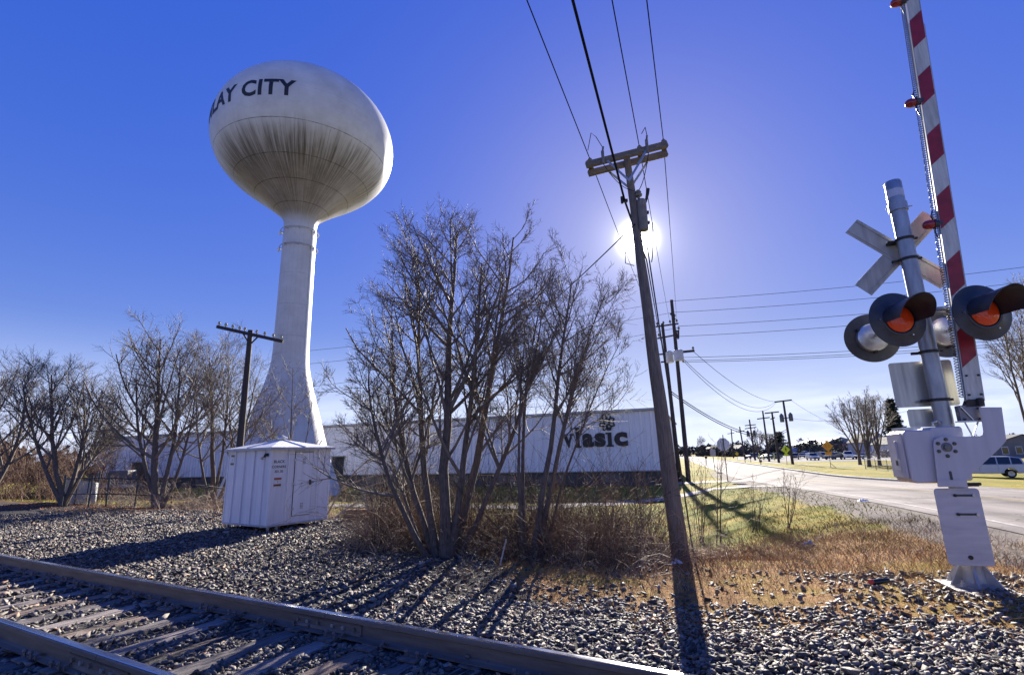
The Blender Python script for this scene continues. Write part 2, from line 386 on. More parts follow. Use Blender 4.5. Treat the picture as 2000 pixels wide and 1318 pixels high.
for yy, joint in ((.75, -4.16), (-.75, -4.95)):
    b = MB(); extrude_x(b, [(y+yy, z) for y, z in prof], -70, joint-.004); extrude_x(b, [(y+yy, z) for y, z in prof], joint+.004, 30)
    rail = b.build('rail', rail_m, track)
    b = MB(); extrude_x(b, [(yy-.031, .1895), (yy+.031, .1895), (yy+.031, .193), (yy+.022, .1945), (yy-.022, .1945), (yy-.031, .193)], -70, 30)
    b.build('running_surface', head_m, rail)
    for sd in (-1, 1):
        b = MB(); extrude_x(b, [(yy+sd*.012, .048), (yy+sd*.036, .048), (yy+sd*.030, .065), (yy+sd*.022, .075), (yy+sd*.022, .125), (yy+sd*.030, .143), (yy+sd*.012, .143)], joint-.46, joint+.46)
        b.build('joint_bar', rail_m, rail)
        for dx in (-.38, -.24, -.10, .10, .24, .38):
            b = MB(); b.T = Matrix.Translation((joint+dx, yy+sd*.022, .098)) @ Matrix.Rotation(R(90), 4, 'X')
            b.lathe([(.019, -.02), (.019, .02), (.011, .021), (.011, .034)] if sd > 0 else [(.011, -.034), (.011, -.021), (.019, -.02), (.019, .02)], 8)
            b.build('bolt', bright_steel if dx in (-.24, .10, .24) else plate_m, rail)
def plank(w, l, h, k):                                  # a weathered sleeper, split and worn at the edges
    g = np.random.default_rng(k); vs, fs = [], []
    nx, ny = 7, 14
    for j in range(ny+1):
        for i in range(nx):
            e = .012 if i in (0, nx-1) else 0
            crack = -.014 if (i in (2, 4) and g.random() < .55) else 0
            vs.append(((i/(nx-1)-.5)*w+g.normal()*.003, (j/ny-.5)*l+(g.normal()*.012 if j in (0, ny) else 0), h/2-e+crack+g.normal()*.003))
    for j in range(ny):
        for i in range(nx-1): a_ = j*nx+i; fs.append((a_, a_+1, a_+nx+1, a_+nx))
    o = len(vs)
    vs += [(-w/2, -l/2, -h/2), (w/2, -l/2, -h/2), (w/2, l/2, -h/2), (-w/2, l/2, -h/2)]
    fs += [tuple([o, o+1]+[nx-1-i for i in range(nx)]), tuple([o+2, o+3]+[ny*nx+i for i in range(nx)]),
           tuple([o+3, o]+[j*nx for j in range(ny+1)]), tuple([o+1, o+2]+[j*nx+nx-1 for j in range(ny, -1, -1)])]
    return vs, fs
plank_me = []
for k in range(6):
    b = MB(); b.add(*plank(.225, 2.6, .17, k)); o = b.build('tie', tie_cols[k % 3]); plank_me.append(o.data); bpy.data.objects.remove(o)
b = MB(); b.box((0, 0, .011), (.19, .34, .014)); b.box((0, .078, .02), (.19, .012, .012)); b.box((0, -.078, .02), (.19, .012, .012)); o = b.build('tie_plate', plate_m); plate_me = o.data; bpy.data.objects.remove(o)
b = MB(); b.box((0, 0, .03), (.016, .016, .05)); b.lathe([(.020, .052), (.022, .060), (.014, .070), (.004, .073)], 7); o = b.build('spike', plate_m); spike_me = o.data; bpy.data.objects.remove(o)
b = MB(); b.tube([(0, -.085, .012), (0, -.09, .035), (0, -.06, .048), (0, 0, .012)], .011, 6); o = b.build('rail_anchor', plate_m); anchor_me = o.data; bpy.data.objects.remove(o)
for i, x in enumerate(np.arange(-34, 8, .50)):
    g = np.random.default_rng(i)
    tie = share('tie', plank_me[i % 6], track, (x+g.normal()*.015, g.normal()*.03, -.077+g.normal()*.004), (0, 0, g.normal()*.012))
    if -13.5 < x < 2.5:
        for yy in (.75, -.75):
            if yy < 0 and not (-10 < x < 0): continue
            share('tie_plate', plate_me, tie, (0, yy, .083))
            for dx, dy in ((-.06, -.092), (.055, -.094), (.05, .094)):
                if g.random() < .93: share('spike', spike_me, tie, (dx, yy+dy, .083+g.normal()*.004), (g.normal()*.08, g.normal()*.08, g.random()*3))
            share('rail_anchor', anchor_me, tie, (.135, yy, .092))

# ------------------------------------------------------------------ ballast
def rock_protos(n, pts):                                    # broken stone: hulls of a few random points
    out = []
    for k in range(n):
        g = np.random.default_rng(100+k); bm = bmesh.new(); p = g.normal(size=(pts, 3)); p /= np.linalg.norm(p, axis=1)[:, None]; p *= g.uniform(.75, 1.1, (pts, 1))
        vv = [bm.verts.new(q) for q in p]; r_ = bmesh.ops.convex_hull(bm, input=vv); bmesh.ops.triangulate(bm, faces=bm.faces)
        bm.verts.ensure_lookup_table(); bm.verts.index_update(); v = np.array([q.co for q in bm.verts]); f = np.array([[q.index for q in p_.verts] for p_ in bm.faces]); bm.free(); out.append((v, f))
    return out
def octa():
    v = np.array([(1, 0, 0), (-1, 0, 0), (0, 1, 0), (0, -1, 0), (0, 0, 1), (0, 0, -1.)]); f = np.array([(0, 2, 4), (2, 1, 4), (1, 3, 4), (3, 0, 4), (2, 0, 5), (1, 2, 5), (3, 1, 5), (0, 3, 5)])
    out = []
    for k in range(8):
        g = np.random.default_rng(k); out.append((v+g.normal(size=v.shape)*.28, f))
    return out
def rot_mats(n, g, tilt=1.0):
    q = g.normal(size=(n, 4)); q /= np.linalg.norm(q, axis=1)[:, None]; w, x, y, z = q.T
    return np.stack([1-2*(y*y+z*z), 2*(x*y-z*w), 2*(x*z+y*w), 2*(x*y+z*w), 1-2*(x*x+z*z), 2*(y*z-x*w), 2*(x*z-y*w), 2*(y*z+x*w), 1-2*(x*x+y*y)], -1).reshape(n, 3, 3)
def lie_mats(n, g):                                       # heading at random, tilted a little either way
    a, bx, by = g.random(n)*6.283, g.normal(size=n)*.42, g.normal(size=n)*.42; c, s, z, o = np.cos, np.sin, np.zeros(n), np.ones(n)
    rz = np.stack([c(a), -s(a), z, s(a), c(a), z, z, z, o], -1).reshape(n, 3, 3); rx = np.stack([o, z, z, z, c(bx), -s(bx), z, s(bx), c(bx)], -1).reshape(n, 3, 3); ry = np.stack([c(by), z, s(by), z, o, z, -s(by), z, c(by)], -1).reshape(n, 3, 3)
    return rz@rx@ry
def scatter(protos, pos, size, g):
    V, T_, off = [], [], 0; which = g.integers(0, len(protos), len(pos))
    for k, (v, f) in enumerate(protos):
        p, sz = pos[which == k], size[which == k]; n = len(p)
        if not n: continue
        sc = np.stack([g.uniform(.8, 1.5, n), g.uniform(.6, 1.05, n), g.uniform(.32, .75, n)], -1)
        vv = np.einsum('nij,nkj->nki', lie_mats(n, g), v[None]*sc[:, None]*sz[:, None, None])*1.15+p[:, None]
        V.append(vv.reshape(-1, 3)); T_.append((f[None]+np.arange(n)[:, None, None]*len(v)+off).reshape(-1, 3)); off += n*len(v)
    return np.concatenate(V), np.concatenate(T_)
def rock_mat():
    t = NT('ballast_stone'); ri = t.n('ShaderNodeNewGeometry').outputs['Random Per Island']
    r = t.n('ShaderNodeValToRGB'); cr_ = r.color_ramp; cr_.interpolation = 'LINEAR'; t.l(ri, r.inputs[0])
    stops = [(0, (.035, .034, .036)), (.25, (.09, .085, .082)), (.45, (.18, .165, .148)), (.62, (.28, .25, .215)), (.75, (.11, .108, .112)), (.88, (.40, .345, .28)), (.95, (.32, .17, .09)), (1, (.52, .47, .41))]
    cr_.elements[0].position, cr_.elements[0].color = 0, (*stops[0][1], 1); cr_.elements[1].position, cr_.elements[1].color = 1, (*stops[-1][1], 1)
    for p, c_ in stops[1:-1]: e = cr_.elements.new(p); e.color = (*c_, 1)
    n = t.noise(45, 4, .7); big = t.noise(.7, 5, .6); col = t.mix(t.range(n, .3, .75, 0, .5), r.outputs[0], (.05, .045, .045)); col = t.mix(t.range(big, .42, .7, 0, .55), col, (.17, .135, .10)); oil = t.noise(1.7, 4, .6); col = t.mix(t.range(oil, .58, .72, 0, .6), col, (.03, .027, .026)); t.bump(n, .4, .006)
    return t.done(col, .7, 0, .25)
ballast_m = rock_mat()
def rocks(name, x0, x1, y0, y1, dens, size, protos, keep, seed):
    g = np.random.default_rng(seed); n = int((x1-x0)*(y1-y0)*dens); x, y = g.uniform(x0, x1, n), g.uniform(y0, y1, n)
    k = keep(x, y, g); x, y = x[k], y[k]; sz = size*np.clip(np.exp(g.normal(size=len(x))*.42), .35, 1.75)
    s = NS[0]*x+NS[1]*y; trk = (np.abs(s-3) < 1.3)
    z = gz(x, y)-np.where(trk, .004, 0)+g.uniform(-.35, .45, len(x))*sz
    v, t = scatter(protos, np.stack([x, y, z], -1), sz, g); return kind(raw_mesh(name, v, t, ballast_m), 'stuff')
def wedge(x, y, m=1.12): return (np.abs(x) < y*1.06*m+.9)
def base_keep(x, y):
    s = NS[0]*x+NS[1]*y; a = AS[0]*x+AS[1]*y; e = shelf_edge(a); q = road_q(x, y)
    tie = (np.abs(s-3) < 1.27) & (np.abs(((a+34) % .5+.25) % .5-.25) < .10)
    rail_ = (np.abs(np.abs(s-3)-.75) < .09)
    return s, e, q, ~(tie | rail_) & (q < -.3)
def keep_near(x, y, g):
    s, e, q, ok = base_keep(x, y); thin = np.clip(1.15-1.0*sstep(e-2.7, e-.3, s)*sstep(-4.5, .5, x)*sstep(4.6, 3.0, x), .05, 1)
    return ok & wedge(x, y) & (s < e+.5) & (np.hypot(x, y) < 6.2) & (s > 1.3) & (g.random(len(x)) < thin)
def keep_far(x, y, g):
    s, e, q, ok = base_keep(x, y); thin = np.clip(1.1-1.0*sstep(e-2.7, e-.3, s)*sstep(-4.5, .5, x)*sstep(4.6, 3.0, x), .05, 1)
    return ok & wedge(x, y) & (s < e+.6) & (np.hypot(x, y) >= 6.2) & (s > 1.3) & (g.random(len(x)) < thin)
rocks('ballast', -7, 7, 1.6, 6.3, 1350, .0235, rock_protos(14, 8), keep_near, 1)
rocks('ballast', -20, 9, 3.2, 19, 430, .031, rock_protos(12, 6), keep_far, 2)
alu = worn('painted_aluminium', (.53, .515, .545), (.40, .39, .41), (.20, .13, .09), .5, .1, .5)
# ------------------------------------------------------------------ level-crossing signal
SB = Vector((4.79, 5.75)); sgz = 0.16; letter_m_ = M('black_lettering', (.012, .012, .016), None, 3, .5)
sig = thing('crossing_signal', 'railway crossing signal mast with raised red and white gate, crossbuck and round hooded lamps', 'crossing signal', (SB.x, SB.y, 0), -R(16))
# local axes: x across the road, -y towards the approaching side, z up
b = MB(); b.tube([(0, 0, .35), (0, 0, 4.52)], .084, 24); mast = b.build('mast', steel, sig, smooth=True)
b = MB(); b.lathe([(.089, 4.50), (.089, 4.78), (.080, 4.80), (0, 4.805)], 24); b.build('pole_cap', steel, mast, smooth=True)
b = MB(); b.lathe([(.0905, 4.58), (.0905, 4.68)], 24); b.build('reflective_band', M('reflective_tape', (.6, .6, .62), (.5, .5, .52), 60, .3, .3), mast, smooth=True)
b = MB(); b.lathe([(.086, 4.40), (.10, 4.40), (.10, 4.50), (.086, 4.50)], 24); b.beam((-.13, 0, 4.45), (.15, 0, 4.45), .012, .012); b.build('pole_collar', steel, mast)
for z in (4.03, 3.775, 2.64, 2.09):
    b = MB(); b.lathe([(.086, z-.016), (.096, z-.016), (.096, z+.016), (.086, z+.016)], 24); b.box((-.12, .05, z), (.07, .035, .03)); b.box((.11, .0, z), (.04, .03, .024))
    b.cyl((-.16, .05, z), (-.08, .05, z), .008, 6); b.build('band_clamp', dark_bolt, mast)
# crossbuck, seen from behind
xb_m = M('crossbuck_back', (.46, .45, .42), (.32, .31, .29), 4, .5, .15, stretch=(3, 1, .5))
for ang in (-44.5, 44.5):
    b = MB(); b.T = Matrix.Translation((-.045, .135 if ang < 0 else .142, 3.915)) @ Matrix.Rotation(R(-ang), 4, 'Y')
    b.box((0, 0, 0), (1.22, .004, .225)); b.box((0, -.006, .078), (1.2, .012, .010)); b.box((0, -.006, -.078), (1.2, .012, .010))
    b.build('crossbuck_blade', xb_m, sig)
for x, z in ((-.10, 4.03), (-.04, 3.79)): b = MB(); b.box((x, .10, z), (.10, .07, .03)); b.build('crossbuck_bracket', dark_bolt, sig)
# lamp pairs
lens_m = NT('red_lens'); lv = lens_m.n('ShaderNodeTexVoronoi'); lv.inputs['Scale'].default_value = 40; lens_m.l(lens_m.coord(), lv.inputs['Vector']); lens_m.bump(lv.outputs['Distance'], .25, .01)
lens_m.b.inputs['Transmission Weight'].default_value = 0.25; lens_m = lens_m.done((.95, .085, .012), .22, 0, .5)
def lamp(cx, cy, z, facing):                           # facing -1: towards the near side, +1: towards the far side
    lu = MB(); T0 = Matrix.Translation((cx, cy, z)) @ Matrix.Rotation(R(14) if facing < 0 else math.pi, 4, 'Z')
    lu.T = T0; lu.lathe([(.305, -.030), (.310, -.024), (.305, -.018), (.20, -.004), (.185, .012), (.165, .012), (.16, -.01), (.17, -.03)], 48, axis='y')
    o = lu.build('lamp_background', black_paint, sig, smooth=True)
    d = MB(); d.T = T0; d.lathe([(.152, .012), (.13, .03), (.08, .043), (.03, .048), (0, .049)], 32, axis='y'); d.build('lens', lens_m, o, smooth=True)
    h = MB(); h.T = T0; n = 28; vs, fs = [], []
    for i in range(n+1):
        ph = R(-104+208*i/n); L = .25+.16*max(0, math.cos(ph*.86)); rr = .168
        for r_ in (rr, rr-.006):
            for q, yy in enumerate((.0, .35, .7, 1.0)):
                r2 = r_+.012*yy; dr = -.03*yy
                vs.append((r2*math.sin(ph), -(.008+L*yy), r2*math.cos(ph)+dr*0))
    for i in range(n):
        for k in range(3):
            a_, c_ = i*8+k, (i+1)*8+k
            fs += [(a_, a_+1, c_+1, c_), (a_+4, c_+4, c_+5, a_+5)]
        fs.append((i*8+3, i*8+7, (i+1)*8+7, (i+1)*8+3))
    h.add(vs, fs); h.build('hood', black_paint, o, smooth=True)
    k = MB(); k.T = T0; k.lathe([(.178, -.03), (.178, -.06), (.172, -.085), (.15, -.098), (.06, -.104), (0, -.105)], 36, axis='y')
    k.build('lamp_housing', bright_steel if facing > 0 else black_paint, o, smooth=True)
    for an in (35, 150, 270): k = MB(); k.T = T0; k.box((.185*math.cos(R(an)), .055, .185*math.sin(R(an))), (.03, .07, .03)); k.build('latch', dark_bolt, o)
    for an in (60, 180, 300): k = MB(); k.T = T0; k.cyl((.215*math.cos(R(an)), -.01, .215*math.sin(R(an))), (.215*math.cos(R(an)), -.024, .215*math.sin(R(an))), .009, 8); k.build('screw', bright_steel, o)
    pm = MB(); pm.tube([(cx, cy+(.14 if facing < 0 else -.14), z), (cx, cy*.30, z+.04), (cx*.6, 0, z+.16), (0, 0, z+.17)], .024, 10); pm.build('lamp_arm', steel, o, smooth=True)
for sx in (-1, 1):
    lamp(sx*.39, -.40, 2.97, -1); lamp(sx*.385, .44, 2.93, 1)
b = MB(); b.lathe([(.086, 3.06), (.125, 3.06), (.13, 3.10), (.13, 3.17), (.12, 3.20), (.086, 3.20)], 24); b.build('junction_hub', steel, mast, smooth=True)
# small signs mounted back-on
def rrect(x0, z0, x1, z1, r=.03, n=5):
    p = []
    for cx, cz, a0 in ((x1-r, z1-r, 0), (x0+r, z1-r, 90), (x0+r, z0+r, 180), (x1-r, z0+r, 270)):
        p += [(cx+r*math.cos(R(a0+90*i/n)), cz+r*math.sin(R(a0+90*i/n))) for i in range(n+1)]
    return p
sign_back = M('sign_back', (.52, .51, .46), (.36, .35, .32), 3, .38, .6, stretch=(5, 1, .35))
b = MB(); b.prism(rrect(-.38, 2.03, .245, 2.555), .120, .124); b.build('sign_panel', sign_back, sig)
b = MB(); b.prism(rrect(-.285, 1.80, .15, 2.005, .02), .120, .124); b.build('small_sign_panel', sign_back, sig)
# gate mechanism: housing, side plate, shroud
b = MB(); b.prism(rrect(-.47, 1.20, -.18, 1.765, .05), -.16, .26); b.build('mechanism_housing', alu, sig, smooth=False, bevel=.018)
b = MB(); b.prism(rrect(-.20, 1.22, .10, 1.79, .03), -.12, .20); b.build('mechanism_case', alu, sig, bevel=.012)
b = MB(); b.prism(rrect(-.495, 1.25, -.472, 1.735, .008), -.12, .24); b.box((-.50, .0, 1.55), (.03, .03, .2)); b.build('access_door', alu, sig, bevel=.006)
b = MB(); b.box((-.4985, .06, 1.40), (.004, .16, .13)); lb = b.build('maker_plate', M('maker_plate', (.66, .66, .64), None, 9, .5), sig); b = MB(); b.box((-.502, .06, 1.41), (.003, .05, .055)); b.build('maker_mark', letter_m_, lb)
b = MB(); b.box((-.36, .04, 1.785), (.18, .28, .025)); b.tube([(-.15, -.1, 1.80), (-.15, -.1, 1.84), (-.11, -.1, 1.86), (-.08, -.1, 1.83)], .012, 6); b.build('housing_lid', bright_steel, sig)
brk = [(-.226, 1.613), (-.21, 1.655), (-.158, 1.681), (.20, 1.676), (.228, 1.69), (.243, 1.73), (.250, 1.812), (.252, 1.98), (.453, 1.97), (.423, 1.625), (.362, 1.558), (.009, 1.247), (-.008, 1.165), (-.265, 1.167)]
b = MB(); b.prism(brk, -.200, -.188); plate = b.build('counterweight_plate', alu, sig, bevel=.004)
for x, z in ((-.107, 1.653), (-.038, 1.607), (-.185, 1.612), (-.19, 1.531), (-.043, 1.527), (-.121, 1.481)):
    b = MB(); b.T = Matrix.Translation((x, -.200, z)); b.lathe([(.020, 0), (.020, .006), (.013, .007), (.013, .018), (0, .019)], 8, axis='y'); b.build('plate_bolt', M('weathered_bolt', (.16, .14, .12), (.08, .07, .06), 20, .5, .4), plate)
b = MB(); b.T = Matrix.Translation((-.113, -.200, 1.572)); b.lathe([(.05, 0), (.05, .006), (.040, .008), (.040, .004), (.028, .004), (.028, .02), (.012, .022), (0, .022)], 20, axis='y'); b.build('pivot', M('pivot_steel', (.12, .12, .13), (.2, .2, .2), 9, .4, .6), plate)
b = MB(); b.prism(rrect(-.142, 1.215, -.118, 1.325, .011), -.2035, -.2005); b.build('slot', black_paint, plate)
b = MB(); b.prism([(-.265, 1.165), (-.008, 1.165), (-.008, 1.235), (-.265, 1.235)], -.212, -.2045); b.build('plate_rib', alu, plate)
b = MB(); b.box((.10, .0, 1.17), (.16, .05, .03)); b.cyl((.02, -.02, 1.18), (.20, -.02, 1.18), .016, 8); b.build('shear_bolt', dark_bolt, sig)
# the arm's clamp box, struts
b = MB(); b.prism(rrect(.095, 1.83, .30, 2.01, .012), -.14, -.06); b.build('arm_clamp', M('dark_alu', (.22, .22, .25), (.16, .16, .19), 5, .45, .5), sig, bevel=.005)
b = MB(); b.beam((.11, -.15, 2.0), (.2, -.15, 1.85), .008, .02, (0, 1, 0)); b.beam((.12, -.15, 1.83), (.16, -.15, 1.69), .008, .02, (0, 1, 0)); b.beam((.24, -.15, 1.83), (.17, -.15, 1.69), .008, .02, (0, 1, 0)); b.box((.17, -.15, 1.835), (.26, .02, .014))
b.build('arm_strut', bright_steel, sig)
b = MB()
for x, z in ((.13, 1.97), (.27, 1.97), (.13, 1.86), (.27, 1.86)): b.cyl((x, -.138, z), (x, -.155, z), .012, 6)
b.build('clamp_bolt', dark_bolt, sig)
# shroud plate and foundation casting
b = MB(); b.prism(rrect(-.297, .385, .103, 1.148, .035), -.170, -.155); shroud = b.build('shroud_plate', worn('shroud_aluminium', (.52, .505, .54), (.36, .35, .38), (.2, .14, .1), .8, .15, .45, (.8, 1, 4.5), 30), sig, bevel=.005)
for x0, x1, z in ((-.12, .055, 1.075), (-.127, .055, .886)):
    b = MB(); b.prism(rrect(x0, z-.011, x1, z+.011, .010), -.1735, -.1705); b.build('slot', black_paint, shroud)
    for x in (x0, x1-.01): b2 = MB(); b2.cyl((x, -.17, z), (x, -.186, z), .016, 8); b2.build('slot_bolt', bright_steel if x == x1-.01 else dark_bolt, shroud)
b = MB(); b.T = Matrix.Translation((-.096, -.170, .465)); b.lathe([(.022, 0), (.022, .006), (.010, .007), (.010, .004), (0, .004)], 12, axis='y'); b.build('shroud_bolt', dark_bolt, shroud)
cast_m = M('cast_aluminium', (.42, .41, .40), (.26, .25, .24), 5, .55, .35)
b = MB(); b.lathe([(.21, sgz), (.21, sgz+.018), (.125, sgz+.045), (.11, sgz+.12), (.105, .42), (.100, .60), (0.09, .60)], 24, c=(-.04, 0, 0)); base = b.build('base_casting', cast_m, sig, smooth=True)
b = MB(); b.prism(rrect(-.30, sgz-.02, .22, sgz+.004, .004), -.27, .25); b.build('base_flange', cast_m, base, bevel=.006)
for an in range(0, 360, 60):
    b = MB(); b.T = Matrix.Translation((-.04, 0, 0)) @ Matrix.Rotation(R(an+15), 4, 'Z'); b.add([(.10, -.012, sgz+.018), (.24, -.012, sgz+.018), (.105, -.012, .40), (.10, .012, sgz+.018), (.24, .012, sgz+.018), (.105, .012, .40)], [(0, 1, 2), (3, 5, 4), (0, 3, 4, 1), (1, 4, 5, 2), (2, 5, 3, 0)]); b.build('rib', cast_m, base)
for an in (40, 140, 220, 320):
    b = MB(); b.T = Matrix.Translation((-.04+.205*math.cos(R(an)), .205*math.sin(R(an)), sgz+.018)); b.lathe([(.030, 0), (.030, .01), (.022, .012), (.022, .035), (.012, .036), (.012, .06), (0, .061)], 6); b.build('anchor_bolt', bright_steel, base)
# gate arm
AX0, AZ0, AX1, AZ1 = .278, 2.09, .745, 9.6
def arm_pt(z, off=0.0): return AX0+(AX1-AX0)*(z-AZ0)/(AZ1-AZ0)+off
def arm_w(z): return .076 if z < 6.85 else .066
b = MB()
for z0, z1, dp in ((2.05, 6.85, .026), (6.80, 9.6, .020)):
    w = .076 if z0 < 6 else .066
    vs = [(arm_pt(z)+sx*w, -.10+sy*dp, z) for z in (z0, z1) for sy in (-1, 1) for sx in (-1, 1)]
    b.add(vs, [(0, 2, 3, 1), (4, 5, 7, 6), (0, 1, 5, 4), (1, 3, 7, 5), (3, 2, 6, 7), (2, 0, 4, 6)])
arm = b.build('gate_arm', white_tape, sig, bevel=.004)
sl_ = .13
for k, z in enumerate(np.arange(2.42, 9.4, .82)):
    b = MB(); w = arm_w(z+.2)+.0005; dp = (.026 if z < 6.6 else .020)
    for yy in (-.1-dp-.0025, -.1+dp+.0025):
        b.add([(arm_pt(z)-w, yy, z), (arm_pt(z)+w, yy, z+sl_), (arm_pt(z+.41)+w, yy, z+.41+sl_), (arm_pt(z+.41)-w, yy, z+.41)], [(0, 1, 2, 3)])
    b.build('red_stripe', red_tape, arm)
b = MB()
for z0, z1 in ((2.05, 6.85), (6.80, 9.6)):
    w = .079 if z0 < 6 else .069
    for sx in (-1, 1): b.beam((arm_pt(z0)+sx*w, -.1, z0), (arm_pt(z1)+sx*w, -.1, z1), .006, .05, (0, 1, 0))
b.build('edge_trim', M('arm_edge', (.55, .55, .56), None, 5, .35, .5), arm)
for z in (2.12, 2.33):
    for sx in (-1, 1): b = MB(); b.cyl((arm_pt(z)+sx*.055, -.126, z), (arm_pt(z)+sx*.055, -.14, z), .012, 8); b.build('arm_bolt', dark_bolt, arm)
b = MB(); b.prism([(.16, 1.99), (.34, 1.99), (.345, 2.07), (.20, 2.07)], -.14, -.06); b.cyl((.30, -.15, 2.0), (.30, -.15, 2.08), .03, 8); b.build('arm_foot', dark_bolt, arm)
pts = []
for i in range(int((9.3-2.1)/.030*7)):
    z = 2.1+i*.030/7; a_ = 2*math.pi*i/7; pts.append((arm_pt(z, -.115)+.019*math.cos(a_), -.10+.019*math.sin(a_), z))
b = MB(); b.tube(pts, .0048, 4, False); b.build('coiled_cable', M('cable_sheath', (.10, .10, .10), (.06, .06, .06), 4, .3, .2), arm, smooth=True)
b = MB(); b.tube([(arm_pt(z, -.092), -.10, z) for z in np.linspace(2.1, 9.4, 12)], .010, 6); b.build('conduit', bright_steel, arm, smooth=True)
glass_red = M('red_lamp_glass', (.32, .012, .016), (.22, .008, .012), 8, .15, 0, spec=.7)
for z in (4.14, 5.775, 7.27, 9.2):
    b = MB(); b.T = Matrix.Translation((arm_pt(z, -.165), -.10, z)) @ Matrix.Rotation(R(-90), 4, 'Y') @ Matrix.Rotation(R(90), 4, 'Z')
    b.lathe([(.052, -.03), (.056, -.005), (.056, .02), (.048, .05), (.03, .072), (0, .08)], 18); gl = b.build('gate_lamp', glass_red, arm, smooth=True)
    b = MB(); b.T = Matrix.Translation((arm_pt(z, -.165), -.10, z)) @ Matrix.Rotation(R(-90), 4, 'Y'); b.lathe([(.06, -.045), (.06, -.03), (.035, -.03)], 16); b.lathe([(.03, -.085), (.045, -.08), (.045, -.045)], 12); b.box((0, 0, -.09), (.05, .06, .05)); b.build('lamp_socket', black_paint, arm)
    b = MB(); b.tube([(arm_pt(z, -.115), -.10, z+.17), (arm_pt(z, -.145), -.11, z+.1), (arm_pt(z, -.12), -.10, z+.03)], .008, 5); b.tube([(arm_pt(z, -.12), -.10, z-.03), (arm_pt(z, -.14), -.11, z-.1), (arm_pt(z, -.115), -.10, z-.18)], .008, 5); b.build('lamp_lead', black_paint, arm)

# ------------------------------------------------------------------ water tower
TX, TY = -16.94, 38.0; TB = gzf(TX, TY)-.1
tower = thing('water_tower', 'tall white single-pedestal water tower with stained round tank lettered IMLAY CITY', 'water tower', (TX, TY, 0))
def tank_mat():
    t = NT('tank_paint'); sp_ = t.n('ShaderNodeSeparateXYZ'); t.l(t.coord(), sp_.inputs[0]); x, y, z = sp_.outputs
    az = t.math('ARCTAN2', y, x)
    def strk(k, zs, det=4):
        cb = t.n('ShaderNodeCombineXYZ'); t.l(t.math('MULTIPLY', az, k), cb.inputs[0]); t.l(t.math('MULTIPLY', z, zs), cb.inputs[1]); n = t.n('ShaderNodeTexNoise'); n.inputs['Scale'].default_value = 1; n.inputs['Detail'].default_value = det; n.inputs['Roughness'].default_value = .7; t.l(cb.outputs[0], n.inputs['Vector']); return n.outputs[0]
    fine, mid, big = strk(150, .35), strk(42, .22), strk(7, .25, 3)
    # streaks run down from an uneven line below the lower seam to the neck
    zt = t.math('SUBTRACT', t.math('ADD', 23.9, t.math('MULTIPLY', t.math('ADD', big, t.math('MULTIPLY', t.math('SUBTRACT', strk(17, .3, 3), .5), .8)), 2.0)), z)
    body = t.math('MULTIPLY', t.range(zt, -.7, 1.6, smooth=True), t.range(z, 19.6, 21.2, smooth=True))
    dark = t.math('MULTIPLY', t.range(t.math('ADD', zt, t.math('MULTIPLY', t.math('SUBTRACT', mid, .5), 1.5)), -.8, 1.3, smooth=True), t.range(zt, 3.0, .9, smooth=True))
    s1 = t.math('MULTIPLY', body, t.range(t.math('ADD', t.math('MULTIPLY', fine, .55), t.math('MULTIPLY', mid, .45)), .20, .54))
    s2 = t.math('MULTIPLY', dark, t.range(t.math('ADD', t.math('MULTIPLY', mid, .6), t.math('MULTIPLY', fine, .4)), .42, .62))
    pat = t.math('MULTIPLY', t.range(t.noise(1.6, 6, .7), .55, .75), t.range(z, 28, 25))
    col = t.mix(t.math('MULTIPLY', s1, .95), t.mix(t.range(t.noise(.5, 6, .7), .35, .7), (.60, .60, .60), (.46, .455, .45)), t.mix(t.range(t.noise(.9, 5, .7), .35, .65), (.13, .105, .085), (.22, .19, .16)))
    col = t.mix(t.math('MULTIPLY', s2, .9), col, (.05, .048, .038)); col = t.mix(t.math('MULTIPLY', pat, .25), col, (.35, .34, .32))
    def near(v, c_, w): return t.range(t.math('ABSOLUTE', t.math('SUBTRACT', v, c_)), w, w*.4)
    seam = near(z, 25.4, .03)
    for zz in (23.6, 22.46, 21.33): seam = t.math('MAXIMUM', seam, near(z, zz, .025))
    seam = t.math('MAXIMUM', seam, t.math('MULTIPLY', near(z, 27.85, .014), .4))
    fr = t.math('ABSOLUTE', t.math('SUBTRACT', t.math('FRACT', t.math('MULTIPLY', az, 24/(2*math.pi))), .5))
    vs_ = t.math('MULTIPLY', t.range(fr, .012, .004), t.range(z, 25.4, 25.2)); seam = t.math('MAXIMUM', seam, t.math('MULTIPLY', vs_, .8))
    for zz in (5.8, 8.3, 10.8, 13.3, 15.8): seam = t.math('MAXIMUM', seam, t.math('MULTIPLY', near(z, zz, .02), .5))
    brk_ = t.range(strk(9, 3), .35, .6, .25, 1.0)
    col = t.mix(t.math('MULTIPLY', seam, brk_), col, (.05, .045, .04))
    return t.done(col, .42, 0, .45)
tank_m = tank_mat()
zk = np.array([19.9, 20.3, 20.7, 21.1, 22.1, 22.9, 23.9, 25.1, 26.3, 27.4]); rk = np.array([1.22, 1.26, 1.42, 1.80, 3.05, 4.18, 5.45, 6.48, 6.97, 7.10])
def spline(xs, ys, n):                                       # Catmull-Rom through the knots
    out = []
    for i in range(len(xs)-1):
        p = [(xs[max(i-1, 0)], ys[max(i-1, 0)]), (xs[i], ys[i]), (xs[i+1], ys[i+1]), (xs[min(i+2, len(xs)-1)], ys[min(i+2, len(xs)-1)])]
        for k in range(n):
            u = k/n; out.append(tuple(.5*((2*p[1][j])+(-p[0][j]+p[2][j])*u+(2*p[0][j]-5*p[1][j]+4*p[2][j]-p[3][j])*u*u+(-p[0][j]+3*p[1][j]-3*p[2][j]+p[3][j])*u**3) for j in (0, 1)))
    return out
